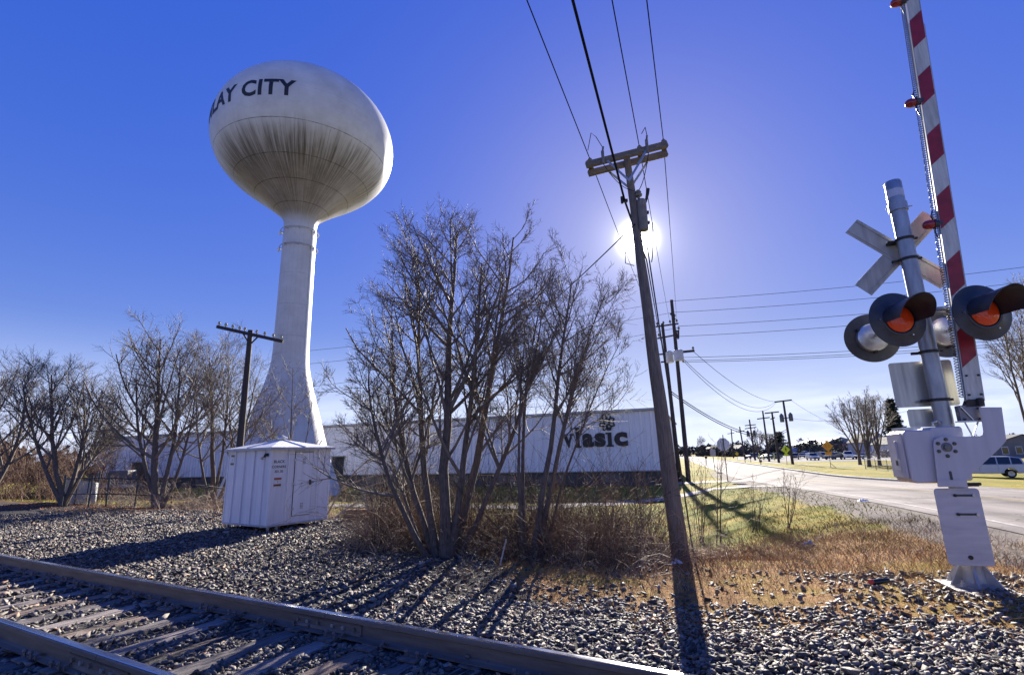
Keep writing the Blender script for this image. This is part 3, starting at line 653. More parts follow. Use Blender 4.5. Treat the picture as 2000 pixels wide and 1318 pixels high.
low = spline(zk, rk, 6); upz = [27.4+5.85*math.sin(R(a_)) for a_ in range(0, 91, 4)]; upr = [7.10*math.cos(R(a_)) for a_ in range(0, 91, 4)]
TP = [(r_, z_) for z_, r_ in low]+list(zip(upr, upz))
b = MB(); b.lathe(TP[:-1]+[(0.0, 33.25)], 96); b.build('tank', tank_m, tower, smooth=True)
shaft = [(4.15, TB), (4.05, -.4), (3.55, .9), (3.05, 2.4), (2.55, 4.2), (2.05, 5.9), (1.70, 7.2), (1.45, 8.2), (1.34, 8.9), (1.29, 9.8), (1.26, 14), (1.23, 19.9)]
b = MB(); b.lathe(shaft, 64); b.build('pedestal', tank_m, tower, smooth=True)
for z in (18.15, 19.55):
    b = MB(); n = 48; rr = 1.42
    b.tube([(rr*math.cos(2*math.pi*i/n), rr*math.sin(2*math.pi*i/n), z) for i in range(n+1)], .035, 6, False)
    for i in range(8): a_ = R(i*45+20); b.beam((1.2*math.cos(a_), 1.2*math.sin(a_), z-.08), (1.44*math.cos(a_), 1.44*math.sin(a_), z-.02), .04, .05)
    b.build('painters_ring', M('ring_paint', (.5, .5, .5), (.25, .25, .25), 4, .5), tower, smooth=True)
    for a_ in (R(200), R(-20), R(80)):
        b = MB(); b.T = Matrix.Translation((1.47*math.cos(a_), 1.47*math.sin(a_), z-.26)); b.lathe([(.03, .24), (.05, .2), (.10, .08), (.10, .0), (.06, -.08), (0, -.1)], 12); b.build('ring_lamp', white_paint, tower, smooth=True)
def tank_r(z):
    zs = [p[1] for p in TP]; rs = [p[0] for p in TP]; return float(np.interp(z, zs, rs))
letter_m = M('black_lettering', (.012, .012, .016), None, 3, .5)
me = text_mesh('IMLAY CITY', 1.0, bold=.034, space=1.08)
co = np.array([v.co for v in me.vertices]); x0, x1 = co[:, 0].min(), co[:, 0].max()
ym = co[:, 1].max()
bm = bmesh.new(); bm.from_mesh(me)
bmesh.ops.triangulate(bm, faces=bm.faces)
for _ in range(3):
    lg = [e for e in bm.edges if e.calc_length() > .16]
    if lg: bmesh.ops.subdivide_edges(bm, edges=lg, cuts=1); bmesh.ops.triangulate(bm, faces=bm.faces)
az1 = R(16.2); span = R(76)
for v in bm.verts:
    fx = (v.co.x-x0)/(x1-x0); az = az1-span*(1-fx); z = 26.92+v.co.y/ym*1.27; r_ = tank_r(z)+.014
    v.co = (r_*math.sin(az), -r_*math.cos(az), z)
bm.to_mesh(me); bm.free(); fix_normals(me); me.materials.append(letter_m)
o = bpy.data.objects.new('lettering', me); C.objects.link(o); o.parent = tower
b = MB(); rc_ = R(-20)                                              # conduit on the sunny side
b.tube([(1.27*math.cos(rc_), 1.27*math.sin(rc_), 19.6), (1.32*math.cos(rc_), 1.32*math.sin(rc_), 9.4)], .05, 8); b.build('conduit', white_paint, tower)

# ------------------------------------------------------------------ instrument hut by the track
HC = Vector((-5.91, 12.63)); hang = R(58)           # near corner, heading of the door side
HW, HL, HH = 1.70, 1.86, 1.80                                       # door side, rib side, wall height
hz = max(gzf(-6.0, 13.4), gzf(-5, 13.4))+.075
hut = thing('equipment_hut', 'small pale metal trackside hut with low pitched roof, ribbed sides and vented door', 'hut', (HC.x, HC.y, hz), hang)
hut_m = worn('hut_paint', (.74, .72, .75), (.50, .48, .49), (.22, .13, .08), .4, .05, .5, (4, 4, .3), 16); dirt_m = M('hut_paint_base', (.50, .50, .52), (.38, .37, .37), 5, .6, .05)
def wall_panel(x0, x1, wall_y, nm, lab=None):
    b = MB(); b.box(((x0+x1)/2, wall_y, HH/2+.06), (x1-x0-.012, .03, HH)); return b.build(nm, hut_m, hut, bevel=.003)
# door side faces local -y; rib side faces local -x
ribs_x = [0, .46, 1.33, HW]
for x0, x1 in zip(ribs_x[:-1], ribs_x[1:]): wall_panel(x0+.004, x1-.004, .015, 'wall_panel')
for x in ribs_x[1:-1]: b = MB(); b.box((x, -.012, HH/2+.06), (.032, .05, HH-.01)); b.build('wall_rib', white_paint, hut, bevel=.004)
ribs_y = [0, .26, .68, 1.10, 1.52, HL]
for y0, y1 in zip(ribs_y[:-1], ribs_y[1:]):
    b = MB(); b.box((.015, (y0+y1)/2, HH/2+.06), (.03, y1-y0-.012, HH)); b.build('wall_panel', hut_m, hut, bevel=.003)
for y in ribs_y[1:-1]: b = MB(); b.box((-.012, y, HH/2+.06), (.05, .028, HH-.01)); b.build('wall_rib', hut_m, hut, bevel=.004)
b = MB(); b.box((HW-.015, HL/2, HH/2+.06), (.03, HL-.02, HH)); b.box((HW/2, HL-.015, HH/2+.06), (HW-.07, .03, HH)); b.build('rear_wall', hut_m, hut)
for x, y in ((0, 0), (HW, 0), (0, HL), (HW, HL)): b = MB(); b.box((x, y, HH/2+.06), (.036, .036, HH+.004)); b.build('corner_post', white_paint, hut, bevel=.006)
b = MB(); b.box((HW/2, HL/2, .045), (HW+.03, HL+.03, .05)); b.build('base_frame', dirt_m, hut, bevel=.006)
for x, y in ((.08, .06), (.3, .06), (HW-.1, .06), (.08, HL-.1), (HW-.1, HL-.1)): b = MB(); b.box((x, y, -.05), (.05, .05, .16)); b.build('foot', steel, hut)
# roof: four slopes up to a capped vent
ov = .09; rz0, rz1 = HH+.065, HH+.27; cx, cy = HW/2, HL/2; t_ = .10
corners = [(-ov, -ov), (HW+ov, -ov), (HW+ov, HL+ov), (-ov, HL+ov)]
roof_m = M('hut_roof', (.70, .70, .70), (.60, .60, .61), 3, .42, .1)
for i in range(4):
    (xa, ya), (xb_, yb_) = corners[i], corners[(i+1) % 4]; mx, my = (xa+xb_)/2, (ya+yb_)/2
    for (xp, yp), (xq, yq) in (((xa, ya), (mx, my)), ((mx, my), (xb_, yb_))):
        tp = lambda x, y: (cx+(x-cx)*t_, cy+(y-cy)*t_)
        p1, p2 = tp(xp, yp), tp(xq, yq); b = MB()
        vs = [(xp, yp, rz0), (xq, yq, rz0), (*p2, rz1), (*p1, rz1)]
        b.add(vs+[(x, y, z+.012) for x, y, z in vs], [(3, 2, 1, 0), (4, 5, 6, 7), (0, 1, 5, 4), (1, 2, 6, 5), (2, 3, 7, 6), (3, 0, 4, 7)]); b.build('roof_panel', roof_m, hut)
    b = MB(); b.beam((mx, my, rz0+.022), (cx+(mx-cx)*t_, cy+(my-cy)*t_, rz1+.022), .03, .03); b.build('roof_rib', hut_m, hut)
    b = MB(); b.beam((xa, ya, rz0-.02), (xb_, yb_, rz0-.02), .02, .06); b.build('eave_trim', dirt_m, hut)
b = MB(); b.lathe([(.10, rz1-.01), (.10, rz1+.07), (.085, rz1+.07)], 16, c=(cx, cy, 0)); b.lathe([(.15, rz1+.07), (.15, rz1+.085), (.05, rz1+.14), (0, rz1+.15)], 16, c=(cx, cy, 0)); b.build('roof_vent', bright_steel, hut, smooth=True)
b = MB(); b.lathe([(.085, rz1-.01), (.12, rz1+.005), (.12, rz1+.012), (.09, rz1+.02)], 16, c=(cx, cy, 0)); b.build('vent_collar', dark_bolt, hut)
# door
b = MB(); b.box((.90, -.012, .98), (.50, .026, 1.52)); door = b.build('door', hut_m, hut, bevel=.005)
b = MB(); b.box((.90, -.004, .98), (.525, .012, 1.545)); b.build('door_gap', black_paint, door)
b = MB(); b.box((.90, -.03, 1.775), (.52, .05, .018)); b.build('drip_strip', dirt_m, door)
for z in (1.56, .98, .38): b = MB(); b.box((.642, -.03, z), (.05, .02, .06)); b.cyl((.655, -.042, z-.03), (.655, -.042, z+.03), .008, 6); b.build('hinge', bright_steel, door)
b = MB(); b.box((1.10, -.028, 1.0), (.05, .01, .13)); b.tube([(1.10, -.03, 1.03), (1.10, -.075, 1.03), (1.10, -.08, .95)], .011, 6); b.build('handle', dark_bolt, door)
for z in (1.52, .44):
    b = MB()
    for i in range(2):
        for j in range(4): b.box((.87+i*.045, -.027, z+.035*(j-1.5)), (.028, .006, .016))
    b.build('vent', dark_bolt, door)
def sign_face(parent, x, z, w, h, y=-.004):
    b = MB(); b.box((x, y, z), (w, .004, h)); s_ = b.build('notice', M('notice_white', (.72, .72, .70), None, 9, .5), parent)
    return s_
def words(body, size, x, y, z, mat, parent, rot, nm='lettering'):
    me = text_mesh(body, size, bold=size*.02); me.materials.append(mat); o = bpy.data.objects.new(nm, me); C.objects.link(o); o.parent = parent
    co = np.array([v.co for v in me.vertices]); o.rotation_euler = rot; cxm = (co[:, 0].min()+co[:, 0].max())/2
    d = Matrix.Rotation(rot[2], 3, 'Z') @ Vector((cxm, 0, 0)); o.location = Vector((x, y, z))-d; return o
FR = (R(90), 0, 0); LF = (R(90), 0, R(-90))
words('BLACK', .095, .215, -.003, 1.50, letter_m, hut, FR); words('CORNERS', .085, .215, -.003, 1.38, letter_m, hut, FR); words('301.30', .085, .215, -.003, 1.27, letter_m, hut, FR)
red_sign = M('notice_red', (.40, .10, .05), None, 9, .5)
s_ = sign_face(hut, .20, 1.03, .20, .25)
b = MB(); b.box((.20, -.008, 1.125), (.196, .003, .05)); b.build('notice_band', red_sign, s_); b = MB(); b.box((.20, -.008, .975), (.196, .003, .05)); b.build('notice_band', red_sign, s_)
words('DANGER', .045, .20, -.0105, .96, letter_m, s_, FR); words('1', .07, .20, -.0105, 1.03, letter_m, s_, FR)
b = MB(); b.box((-.004, 1.68, 1.60), (.004, .15, .26)); s2 = b.build('notice', M('notice_white', (1, 1, 1)), hut)
for z in (1.70, 1.50): b = MB(); b.box((-.008, 1.68, z), (.003, .146, .05)); b.build('notice_band', M('notice_brown', (.20, .11, .05), None, 9, .5), s2)
words('1', .07, -.0105, 1.68, 1.575, letter_m, s2, LF)
b = MB(); b.tube([(-.01, .16, 1.70), (-.07, .16, 1.70), (-.09, .16, 1.64)], .03, 8); b.box((-.03, .16, 1.70), (.05, .07, .07)); b.build('wall_lamp', dark_bolt, hut)
b = MB(); b.T = Matrix.Translation((-.01, .36, 1.62)) @ Matrix.Rotation(R(-90), 4, 'Y'); b.lathe([(.035, 0), (.035, .02), (.02, .035), (0, .04)], 12); b.build('indicator_lamp', M('amber_lamp', (.65, .42, .30), None, 8, .3), hut, smooth=True)
# ------------------------------------------------------------------ food plant: ribbed white metal building
W0 = Vector((10.9, 38.25)); WD = Vector((-.9407, .3392)); WZ0, WZ1, WL = .30, 4.80, 62.4
wang = math.atan2(-WD.y, -WD.x)                                    # local +x runs back along the wall to the right
plant = thing('factory_building', 'long low factory with ribbed white metal siding and black vlasic lettering under a flower emblem', 'building', (W0.x, W0.y, 0), wang)
pw = .78; NP = 80
b = MB(); x = -pw                                                   # one ribbed sheet: flat pan, raised rib at its edge, shallow swage
pr = [(0, 0), (.04, -.085), (.12, -.085), (.16, 0), (.40, 0), (.43, -.03), (.50, -.03), (.53, 0), (pw-.006, 0)]
vs = [(px_, py_, z) for z in (WZ0, WZ1-.14) for px_, py_ in pr]; n = len(pr)
b.add(vs, [(i, i+1, n+i+1, n+i) for i in range(n-1)])
siding = M('white_siding', (.82, .82, .84), (.66, .66, .69), 1.2, .45, .0, stretch=(1, 1, .2))
o = b.build('siding_sheet', siding); sheet_me = o.data; bpy.data.objects.remove(o)
for i in range(NP): share('siding_sheet', sheet_me, plant, (-(i+1)*pw, -.003, 0))
b = MB(); b.box((-WL/2, 12.02, (WZ0+WZ1)/2), (WL-.02, 24, WZ1-WZ0-.2)); b.build('wall', siding, plant)
b = MB(); b.box((-WL/2, 12.0, 4.76), (WL+.3, 24.4, .16)); b.build('roof', M('roof_membrane', (.45, .45, .46), None, 1, .7), plant)
b = MB(); b.box((-WL/2, -.11, 4.70), (WL+.35, .10, .14)); b.build('eave_gutter', M('eave_trim', (.25, .25, .27), None, 3, .5), plant)
b = MB(); b.box((-WL/2, 12.1, (WZ0-1.6)/2), (WL-.1, 24, WZ0+1.6)); b.build('foundation', M('dark_foundation', (.10, .105, .10), (.055, .058, .055), 1.5, .8, 0, .2), plant)
b = MB(); b.box((-WL/2, -.03, WZ0-.02), (WL, .06, .07)); b.build('base_flashing', M('flashing', (.40, .40, .41), None, 3, .5), plant)
for x in np.arange(-4, -60, -4.2):
    b = MB(); b.box((x, .085, -.25), (1.5, .03, .55)); b.build('foundation_panel', M('foundation_panel', (.16, .16, .15), None, 2, .8), plant)
for x, w in ((-28.9, 1.25), (-55.2, 2.2)):
    b = MB(); b.box((x, -.09, .95), (w, .06, 1.9)); d_ = b.build('doorway', M('dark_opening', (.03, .032, .035), None, 3, .6), plant)
    b = MB(); b.box((x, -.2, 1.96), (w+.5, .5, .08)); b.build('canopy', M('flashing', (1, 1, 1)), d_)
BZ, XH = 2.08, 1.07
def glyph(ch, x0, x1, h, bold):
    me = text_mesh(ch, 2.0, bold=bold); co = np.array([v.co for v in me.vertices]); lo, hi = co.min(0), co.max(0)
    for v in me.vertices: v.co = (x0+(v.co.x-lo[0])/(hi[0]-lo[0])*(x1-x0), (v.co.y-lo[1])/(hi[1]-lo[1])*h, 0)
    me.materials.append(letter_m); o = bpy.data.objects.new('letter', me); C.objects.link(o); o.parent = plant; o.rotation_euler = FR; o.location = (0, -.10, BZ)
glyph('a', -5.98, -5.08, XH, .10); glyph('s', -5.02, -4.16, XH, .10); glyph('c', -3.52, -2.50, XH, .10)
def strokes(polys):
    b = MB()
    for k, p in enumerate(polys): b.prism([(x, BZ+z) for x, z in p], -.10-.0006*k, -.0945)
    b.build('letter', letter_m, plant)
strokes([[(-4.00, 0), (-3.70, 0), (-3.70, XH), (-4.00, XH)], [(-4.12, 0), (-3.58, 0), (-3.58, .13), (-4.12, .13)], [(-4.14, XH-.13), (-3.85, XH-.13), (-3.85, XH), (-4.14, XH)], [(-4.02, 1.22), (-3.70, 1.22), (-3.70, 1.48), (-4.02, 1.48)]])
strokes([[(-6.48, 0), (-6.18, 0), (-6.18, 1.55), (-6.48, 1.55)], [(-6.60, 0), (-6.06, 0), (-6.06, .13), (-6.60, .13)], [(-6.62, 1.42), (-6.33, 1.42), (-6.33, 1.55), (-6.62, 1.55)]])
strokes([[(-7.55, XH), (-7.22, XH), (-6.98, .32), (-7.10, 0)], [(-6.74, XH), (-6.88, XH), (-7.16, .25), (-7.10, 0), (-7.02, 0)], [(-7.68, XH-.12), (-7.08, XH-.12), (-7.08, XH), (-7.68, XH)], [(-6.98, XH-.12), (-6.62, XH-.12), (-6.62, XH), (-6.98, XH)]])
b = MB(); cx_, cz_ = -4.0, 3.92                                    # flower emblem of eight outlined petals
for k in range(8):
    a0 = R(k*45+22.5); d = Vector((math.cos(a0), 0, math.sin(a0))); p_ = Vector((-d.z, 0, d.x)); o_ = Vector((cx_, -.105, cz_))
    pet = [o_+d*.16, o_+d*.40+p_*.19, o_+d*.66, o_+d*.40-p_*.19, o_+d*.16]
    for q, s_ in zip(pet[:-1], pet[1:]): b.beam(q, s_, .012, .115, (d.cross(Vector((0, 1, 0)))))
b.tube([(cx_+.16*math.cos(R(i*30)), -.105, cz_+.16*math.sin(R(i*30))) for i in range(13)], .03, 5, False)
b.build('flower_emblem', letter_m, plant)

# ------------------------------------------------------------------ poles and lines
def insul(b, p, s=1.0): b.T = Matrix.Translation(p); b.lathe([(.02*s, 0), (.02*s, .05*s), (.05*s, .06*s), (.055*s, .085*s), (.035*s, .10*s), (.045*s, .12*s), (.025*s, .15*s), (0, .155*s)], 10); b.T = None
# near pole
pb = Vector((2.57, 8.58, gzf(2.57, 8.58)-.1)); ptp = Vector((2.235, 8.50, 7.05))
pole = thing('utility_pole', 'leaning weathered grey utility pole with double crossarm rising from the brush by the gravel', 'utility pole', pb)
L0 = ptp-pb
b = MB(); k = 14; b.tube([L0*(i/k)+Vector((math.sin(i*1.7)*.006, 0, 0)) for i in range(k+1)], [.145-.085*(i/k)**.9 for i in range(k+1)], 20); b.build('pole', wood_pole, pole, smooth=True)
ca, cb = A(1147, 331, 8.42)-pb, A(1303, 291, 8.42)-pb; ax_ = (cb-ca).normalized(); ctr = (ca+cb)/2
off = Vector((RDIR[0], RDIR[1], 0))*.15
for sgn, dz in ((-1, 0), (1, 0)): b = MB(); b.beam(ca+off*sgn, cb+off*sgn, .085, .11); b.build('crossarm', M('crossarm_timber', (.20, .175, .14), (.12, .105, .085), 10, .85, 0, .4, stretch=(.5, 5, 5)), pole, bevel=.008)
for sgn in (-1, 1):
    for e in (ca, cb):
        q = ctr+(e-ctr)*.48; b = MB(); b.beam(q+off*sgn*1.35+Vector((0, 0, -.05)), ctr+off*sgn*1.0+Vector((0, 0, -.52)), .012, .04); b.build('brace', steel, pole)
ins_pts = []
for f_ in (.04, .66, .965):
    q = ca+(cb-ca)*f_
    b = MB(); b.box(q+Vector((0, 0, .06)), (.09, .36, .02), Matrix.Rotation(-RB, 3, 'Z')); insul(b, q+Vector((0, 0, .06)), 1.0); b.build('insulator', ceramic, pole); ins_pts.append(pb+q+Vector((0, 0, .2)))
for f_ in (.20, .74):
    q = ca+(cb-ca)*f_-off; b = MB(); b.cyl(q+Vector((0, -.06, -.10)), q+Vector((0, -.06, .16)), .028, 10); b.cyl(q+Vector((0, -.06, .14)), q+Vector((.02, -.06, .25)), .018, 8); b.box(q+Vector((0, -.03, .02)), (.05, .05, .05)); b.build('fuse_cutout', ceramic, pole)
tq = L0*.845+Vector((.13, -.05, 0))
b = MB(); b.lathe([(.01, -.46), (.08, -.45), (.088, -.42), (.088, .10), (.092, .115), (.075, .15), (.03, .165)], 20, c=tq); tr_ = b.build('transformer', M('transformer_grey', (.22, .20, .18), (.13, .12, .11), 4, .55, .1), pole, smooth=True)
b = MB(); insul(b, tq+Vector((-.04, 0, .15)), 1.3); b.build('bushing', ceramic, tr_); b = MB(); b.tube([tq+Vector((.08, 0, .10)), tq+Vector((.12, -.02, .25)), tq+Vector((.14, -.02, .36))], [.02, .03, .035], 8); b.build('arrester', dark_bolt, tr_)
for dz in (-.1, -.3): b = MB(); b.box(tq+Vector((.098, 0, dz)), (.04, .05, .05)); b.build('terminal', dark_bolt, tr_)
cl = L0*.865+Vector((-.16, -.05, 0)); b = MB(); b.box(cl, (.1, .05, .05)); b.cyl(cl+Vector((-.05, 0, -.05)), cl+Vector((-.05, 0, .08)), .025, 8); b.build('cable_clamp', dark_bolt, pole)
def sag(p, q, s, n=14): p, q = Vector(p), Vector(q); return [p+(q-p)*(i/n)-Vector((0, 0, s*4*(i/n)*(1-i/n))) for i in range(n+1)]
q1, q2 = ca+(cb-ca)*.20-off+Vector((0, -.06, .25)), ca+(cb-ca)*.74-off+Vector((.02, -.06, .25))
b = MB(); b.tube([q1, q1+Vector((-.12, -.12, .12)), q1+Vector((-.24, -.3, .08)), ca+(cb-ca)*.04+Vector((-.08, -.30, .18))], .007, 4); b.build('jumper_wire', wire_m, pole)
b = MB(); b.tube([q2, q2+Vector((-.05, -.1, .1)), ca+(cb-ca)*.66+Vector((-.04, -.35, .22))], .007, 4); b.build('jumper_wire', wire_m, pole)
b = MB(); b.tube(sag(q1+Vector((0, 0, -.35)), L0*.885+Vector((.0, -.14, 0)), .12), .007, 4); b.build('jumper_wire', wire_m, pole)
b = MB(); b.tube(sag(q2+Vector((0, 0, -.35)), tq+Vector((-.04, 0, .33)), .12), .007, 4); b.build('jumper_wire', wire_m, pole)
b = MB(); b.tube(sag(tq+Vector((.17, 0, -.3)), L0*.70+Vector((.17, -.05, 0)), .15), .009, 4); b.build('jumper_wire', wire_m, pole)
b = MB(); b.tube([L0*.72+Vector((-.15, -.05, 0)), L0*.73+Vector((-.28, -.1, .02)), L0*.71+Vector((-.3, -.1, -.1)), L0*.70+Vector((-.14, -.05, -.06))], .008, 4); b.build('jumper_wire', wire_m, pole)
b = MB(); b.tube([L0*.74+Vector((.14, -.03, 0)), L0*.4+Vector((.165, -.05, 0)), L0*.03+Vector((.19, -.06, 0))], .012, 6); b.build('ground_conduit', dark_bolt, pole)

def wire(name, pts, r, label, group=None):
    b = MB(); b.tube(pts, r, 5); o = b.build(name, wire_m, smooth=True); return tag(o, label, 'cable', group)
# dark poles beyond
P2b = on(1345, 940, 2.3); P1b = on(1328, 938, 2.3)
P2t, P1t = A(1311.5, 586, P2b.y), A(1293.5, 632, P1b.y)
def far_pole(name, base, top, r, label, mat=dark_wood, group=None):
    t = thing(name, label, 'utility pole', base, 0, group); b = MB(); d = top-base; b.tube([(0, 0, -.2), d*.5, d], [r, r*.85, r*.68], 12); b.build('pole', mat, t, smooth=True); return t, d
p2, d2 = far_pole('utility_pole', P2b, P2t, .19, 'tall dark utility pole with a pale transformer and one side crossarm beside the road')
p1, d1 = far_pole('utility_pole', P1b, P1t, .19, 'tall dark utility pole with two crossarms and paired transformers half hidden by brush')
def rel(u, v, base): return A(u, v, base.y)-base
def arm_on(t, base, u0, v0, u1, v1, w=.11, name='crossarm', mat=dark_wood):
    b = MB(); b.beam(rel(u0, v0, base), rel(u1, v1, base), w, w*1.1); return b.build(name, mat, t)
arm_on(p1, P1b, 1281, 638, 1325, 632); arm_on(p1, P1b, 1284, 661, 1326, 653); arm_on(p1, P1b, 1288, 692, 1320, 690); arm_on(p1, P1b, 1291, 707, 1316, 705)
arm_on(p2, P2b, 1325, 688, 1356, 685, .16)
for u, v in ((1306, 698),):
    b = MB(); q = rel(u, v, P1b)+Vector((0, -.25, 0)); b.lathe([(.28, -.5), (.31, -.45), (.31, .4), (.2, .5), (.05, .52)], 18, c=q); b.build('transformer', M('pale_transformer', (.52, .52, .52), (.42, .42, .43), 3, .4, .1), p1, smooth=True)
b = MB(); q = rel(1322.5, 696, P2b)+Vector((0, -.4, 0)); b.lathe([(.34, -.42), (.38, -.38), (.38, .40), (.34, .44), (.1, .5)], 20, c=q); b.build('transformer', M('pale_transformer', (1, 1, 1)), p2, smooth=True)
b = MB(); b.beam(rel(1309, 612, P2b), rel(1319, 624, P2b), .1, .1); b.beam(rel(1316, 640, P2b), rel(1325, 662, P2b), .12, .12); b.cyl(rel(1325, 645, P2b), rel(1325, 660, P2b), .08, 8); b.build('standoff', dark_wood, p2)
b = MB()
for u, v in ((1284, 636), (1296, 634), (1309, 632), (1322, 630), (1287, 658), (1322, 651)): insul(b, rel(u, v, P1b), 2.0)
b.build('insulator', ceramic, p1)
b = MB()
for u, v in ((1354, 684), (1318, 620), (1326, 645), (1334, 708)): insul(b, rel(u, v, P2b), 2.0)
b.tube(sag(rel(1330, 690, P2b), rel(1336, 706, P2b), .3), .03, 4); b.build('insulator', ceramic, p2)
for (u0, v0, u1, v1), which in zip(((1312, 588, 2060, 514), (1316, 610, 2060, 544), (1324, 637, 2060, 575), (1325, 657, 2060, 596), (1335, 698, 2060, 655), (1335, 704, 2060, 662), (1337, 707, 2060, 667)), range(7)):
    wire('overhead_wire', sag(A(u0, v0, P2b.y), A(u1, v1, P2b.y-4), .28), .018, ('topmost wire from the tip of the dark transformer pole', 'wire just below the topmost one from the dark transformer pole', 'third wire down from the tip of the dark transformer pole', 'fourth wire down from the tip of the dark transformer pole', 'highest of the close trio of wires by the pale transformer', 'middle of the close trio of wires by the pale transformer', 'lowest of the close trio of wires by the pale transformer')[which], 'upper wires from the dark pole' if which < 4 else 'low wires from the dark pole')
for (u0, v0, u1, v1), lab in zip(((1312, 588, 545, 690), (1316, 610, 545, 716), (1324, 640, 545, 762)), ('highest', 'middle', 'lowest')):
    wire('overhead_wire', sag(A(u0, v0, P2b.y), A(u1, v1, 46), .4), .016, lab+' of three wires passing behind the bare trees towards the tower', 'wires behind the bare trees')
# lines over the near pole
back = Vector((-RDIR[0], -RDIR[1], 0))
tops = [A(1028, -2, 5.2), A(1195, -2, 5.2), A(1263, -2, 5.2)]
for p_, tp_, far, lab in zip(ins_pts, tops, ((1284, 636), (1309, 632), (1322, 630)), ('on the low end insulator', 'on the inner insulator', 'on the high end insulator')):
    d_ = (tp_-p_); wire('power_line', sag(A(*far, P1b.y), p_, .35)+[p_+d_*k for k in (.3, .6, 1, 1.6, 2.6)], .0085, 'bare power line crossing the leaning pole '+lab, None)
cpt = pb+cl
wire('service_cable', [A(1290, 665, P1b.y)]+sag(A(1268, 520, 14), cpt, .05, 6)[1:]+[cpt+(A(1118, -2, 5.0)-cpt)*k for k in (.3, .6, 1, 1.6, 2.6)], .020, 'thick black service cable clamped to the leaning grey pole')
wire('drop_wire', sag(A(1240, 438, 8.4), A(1000, 655, 22), .1), .012, 'drop wire running from the leaning pole down behind the bare treetops')
# old telegraph pole
tb = on(468, 985, 2.1); tb.y = 17.5; tb.x = A(466, 900, 17.5).x; tb.z = gzf(tb.x, tb.y)
tt = A(489.5, 645, 17.5)
tele, dtl = far_pole('telegraph_pole', tb, tt, .125, 'old dark telegraph pole with one long crossarm of small insulators behind the hut')
arm_on(tele, tb, 424, 638, 553, 667, .10)
for k in range(9):
    f_ = (.03, .13, .235, .34, .42, .60, .72, .85, .97)[k]; q = rel(424, 638, tb).lerp(rel(553, 667, tb), f_)+Vector((0, 0, .05)); b = MB(); insul(b, q, 1.05); b.build('insulator', M('glass_insulator', (.42, .40, .30), (.3, .3, .25), 8, .2), tele)
for u in (472, 508):
    b = MB(); b.beam(rel(u, 650+(u-490)*.2, tb), rel(488, 673, tb), .015, .05); b.build('brace', dark_wood, tele)
# poles far along the road
def arms(t, base, lst, w):
    for u0, v0, u1, v1 in lst: arm_on(t, base, u0, v0, u1, v1, w)
FP = [((1549, 910), (1529.5, 782), [(1513, 785, 1546, 781)], [(1527, 817), (1544.5, 815)], 'roadside pole with two hanging transformers in front of the car park'),
      ((1522, 907), (1507.5, 804), [(1494, 807, 1521, 804), (1505, 818, 1513, 815)], [], 'roadside pole with a wide upper and a short lower crossarm'),
      ((1503, 903.5), (1489.5, 802), [(1479, 818, 1503, 815)], [], 'roadside pole whose single crossarm sits well below its tip'),
      ((1475.5, 901), (1463.5, 819), [(1455, 831, 1476, 829), (1455, 837, 1477, 834)], [(1461, 847), (1473.5, 846)], 'roadside pole with two close crossarms above a transformer bank'),
      ((1456, 899), (1444.5, 833), [(1438, 843, 1454, 841)], [], 'slim far roadside pole with one crossarm beside bare trees'),
      ((1433, 895.5), (1428, 838), [(1421, 847, 1434, 845)], [], 'faint farthest roadside pole with a narrow crossarm beyond the stop sign')]
FPT = []
for (bu, bv), tp_, ar, tr__, lab in FP:
    bs = on(bu, bv, 2.75); t, d = far_pole('utility_pole', bs, A(*tp_, bs.y), .22, lab, dark_wood, 'poles along the far road'); FPT.append(A(*tp_, bs.y))
    arms(t, bs, ar, .2)
    for u, v in tr__:
        b = MB(); b.lathe([(.28, -.6), (.32, -.5), (.32, .5), (.2, .65), (.1, .8)], 12, c=rel(u, v, bs)); b.build('transformer', M('far_transformer', (.10, .11, .12), None, 4, .5), t, smooth=True)
    if tr__:
        b = MB(); b.beam(rel(tr__[0][0], tr__[0][1], bs), rel(tr__[1][0], tr__[1][1], bs), .15, .15); b.build('transformer_bracket', dark_wood, t)
for lab, (u0, v0, u1, v1, Y1, s, r_) in zip(('upper of two close wires sagging to the far transformer pole', 'lower of two close wires sagging to the far transformer pole', 'shallow wire from the side crossarm to the far transformer pole'), ((1334, 700, 1514, 785, 82, 2.2, .022), (1336, 706, 1516, 786, 82, 2.6, .022), (1354, 686, 1530, 783, 82, 1.4, .022))):
    wire('overhead_wire', sag(A(u0, v0, P2b.y), A(u1, v1, Y1), s, 24), r_, lab, 'wires to the far roadside pole')
for dv in (0, 4):
    wire('overhead_cable', sag(A(1312, 765+dv, P1b.y), A(1537, 838+dv, 82), 2.0, 24), .04, ('upper' if dv == 0 else 'lower')+' thick communication cable sagging low along the road', 'low cables along the road')
    wire('overhead_cable', sag(A(1537, 838+dv, 82), A(1470, 842+dv, 122), 1, 10), .04, ('upper' if dv == 0 else 'lower')+' low cable between the far roadside poles', 'low far cables')
wire('overhead_wire', sag(A(1546, 782, 82), A(1640, 830, 95), .5), .02, 'single wire dropping from the far crossarm to the car park')
wire('overhead_wire', sag(A(1546, 817, 82), A(1770, 803, 78), .9), .02, 'level far wire leading from the transformers to the yard trees')
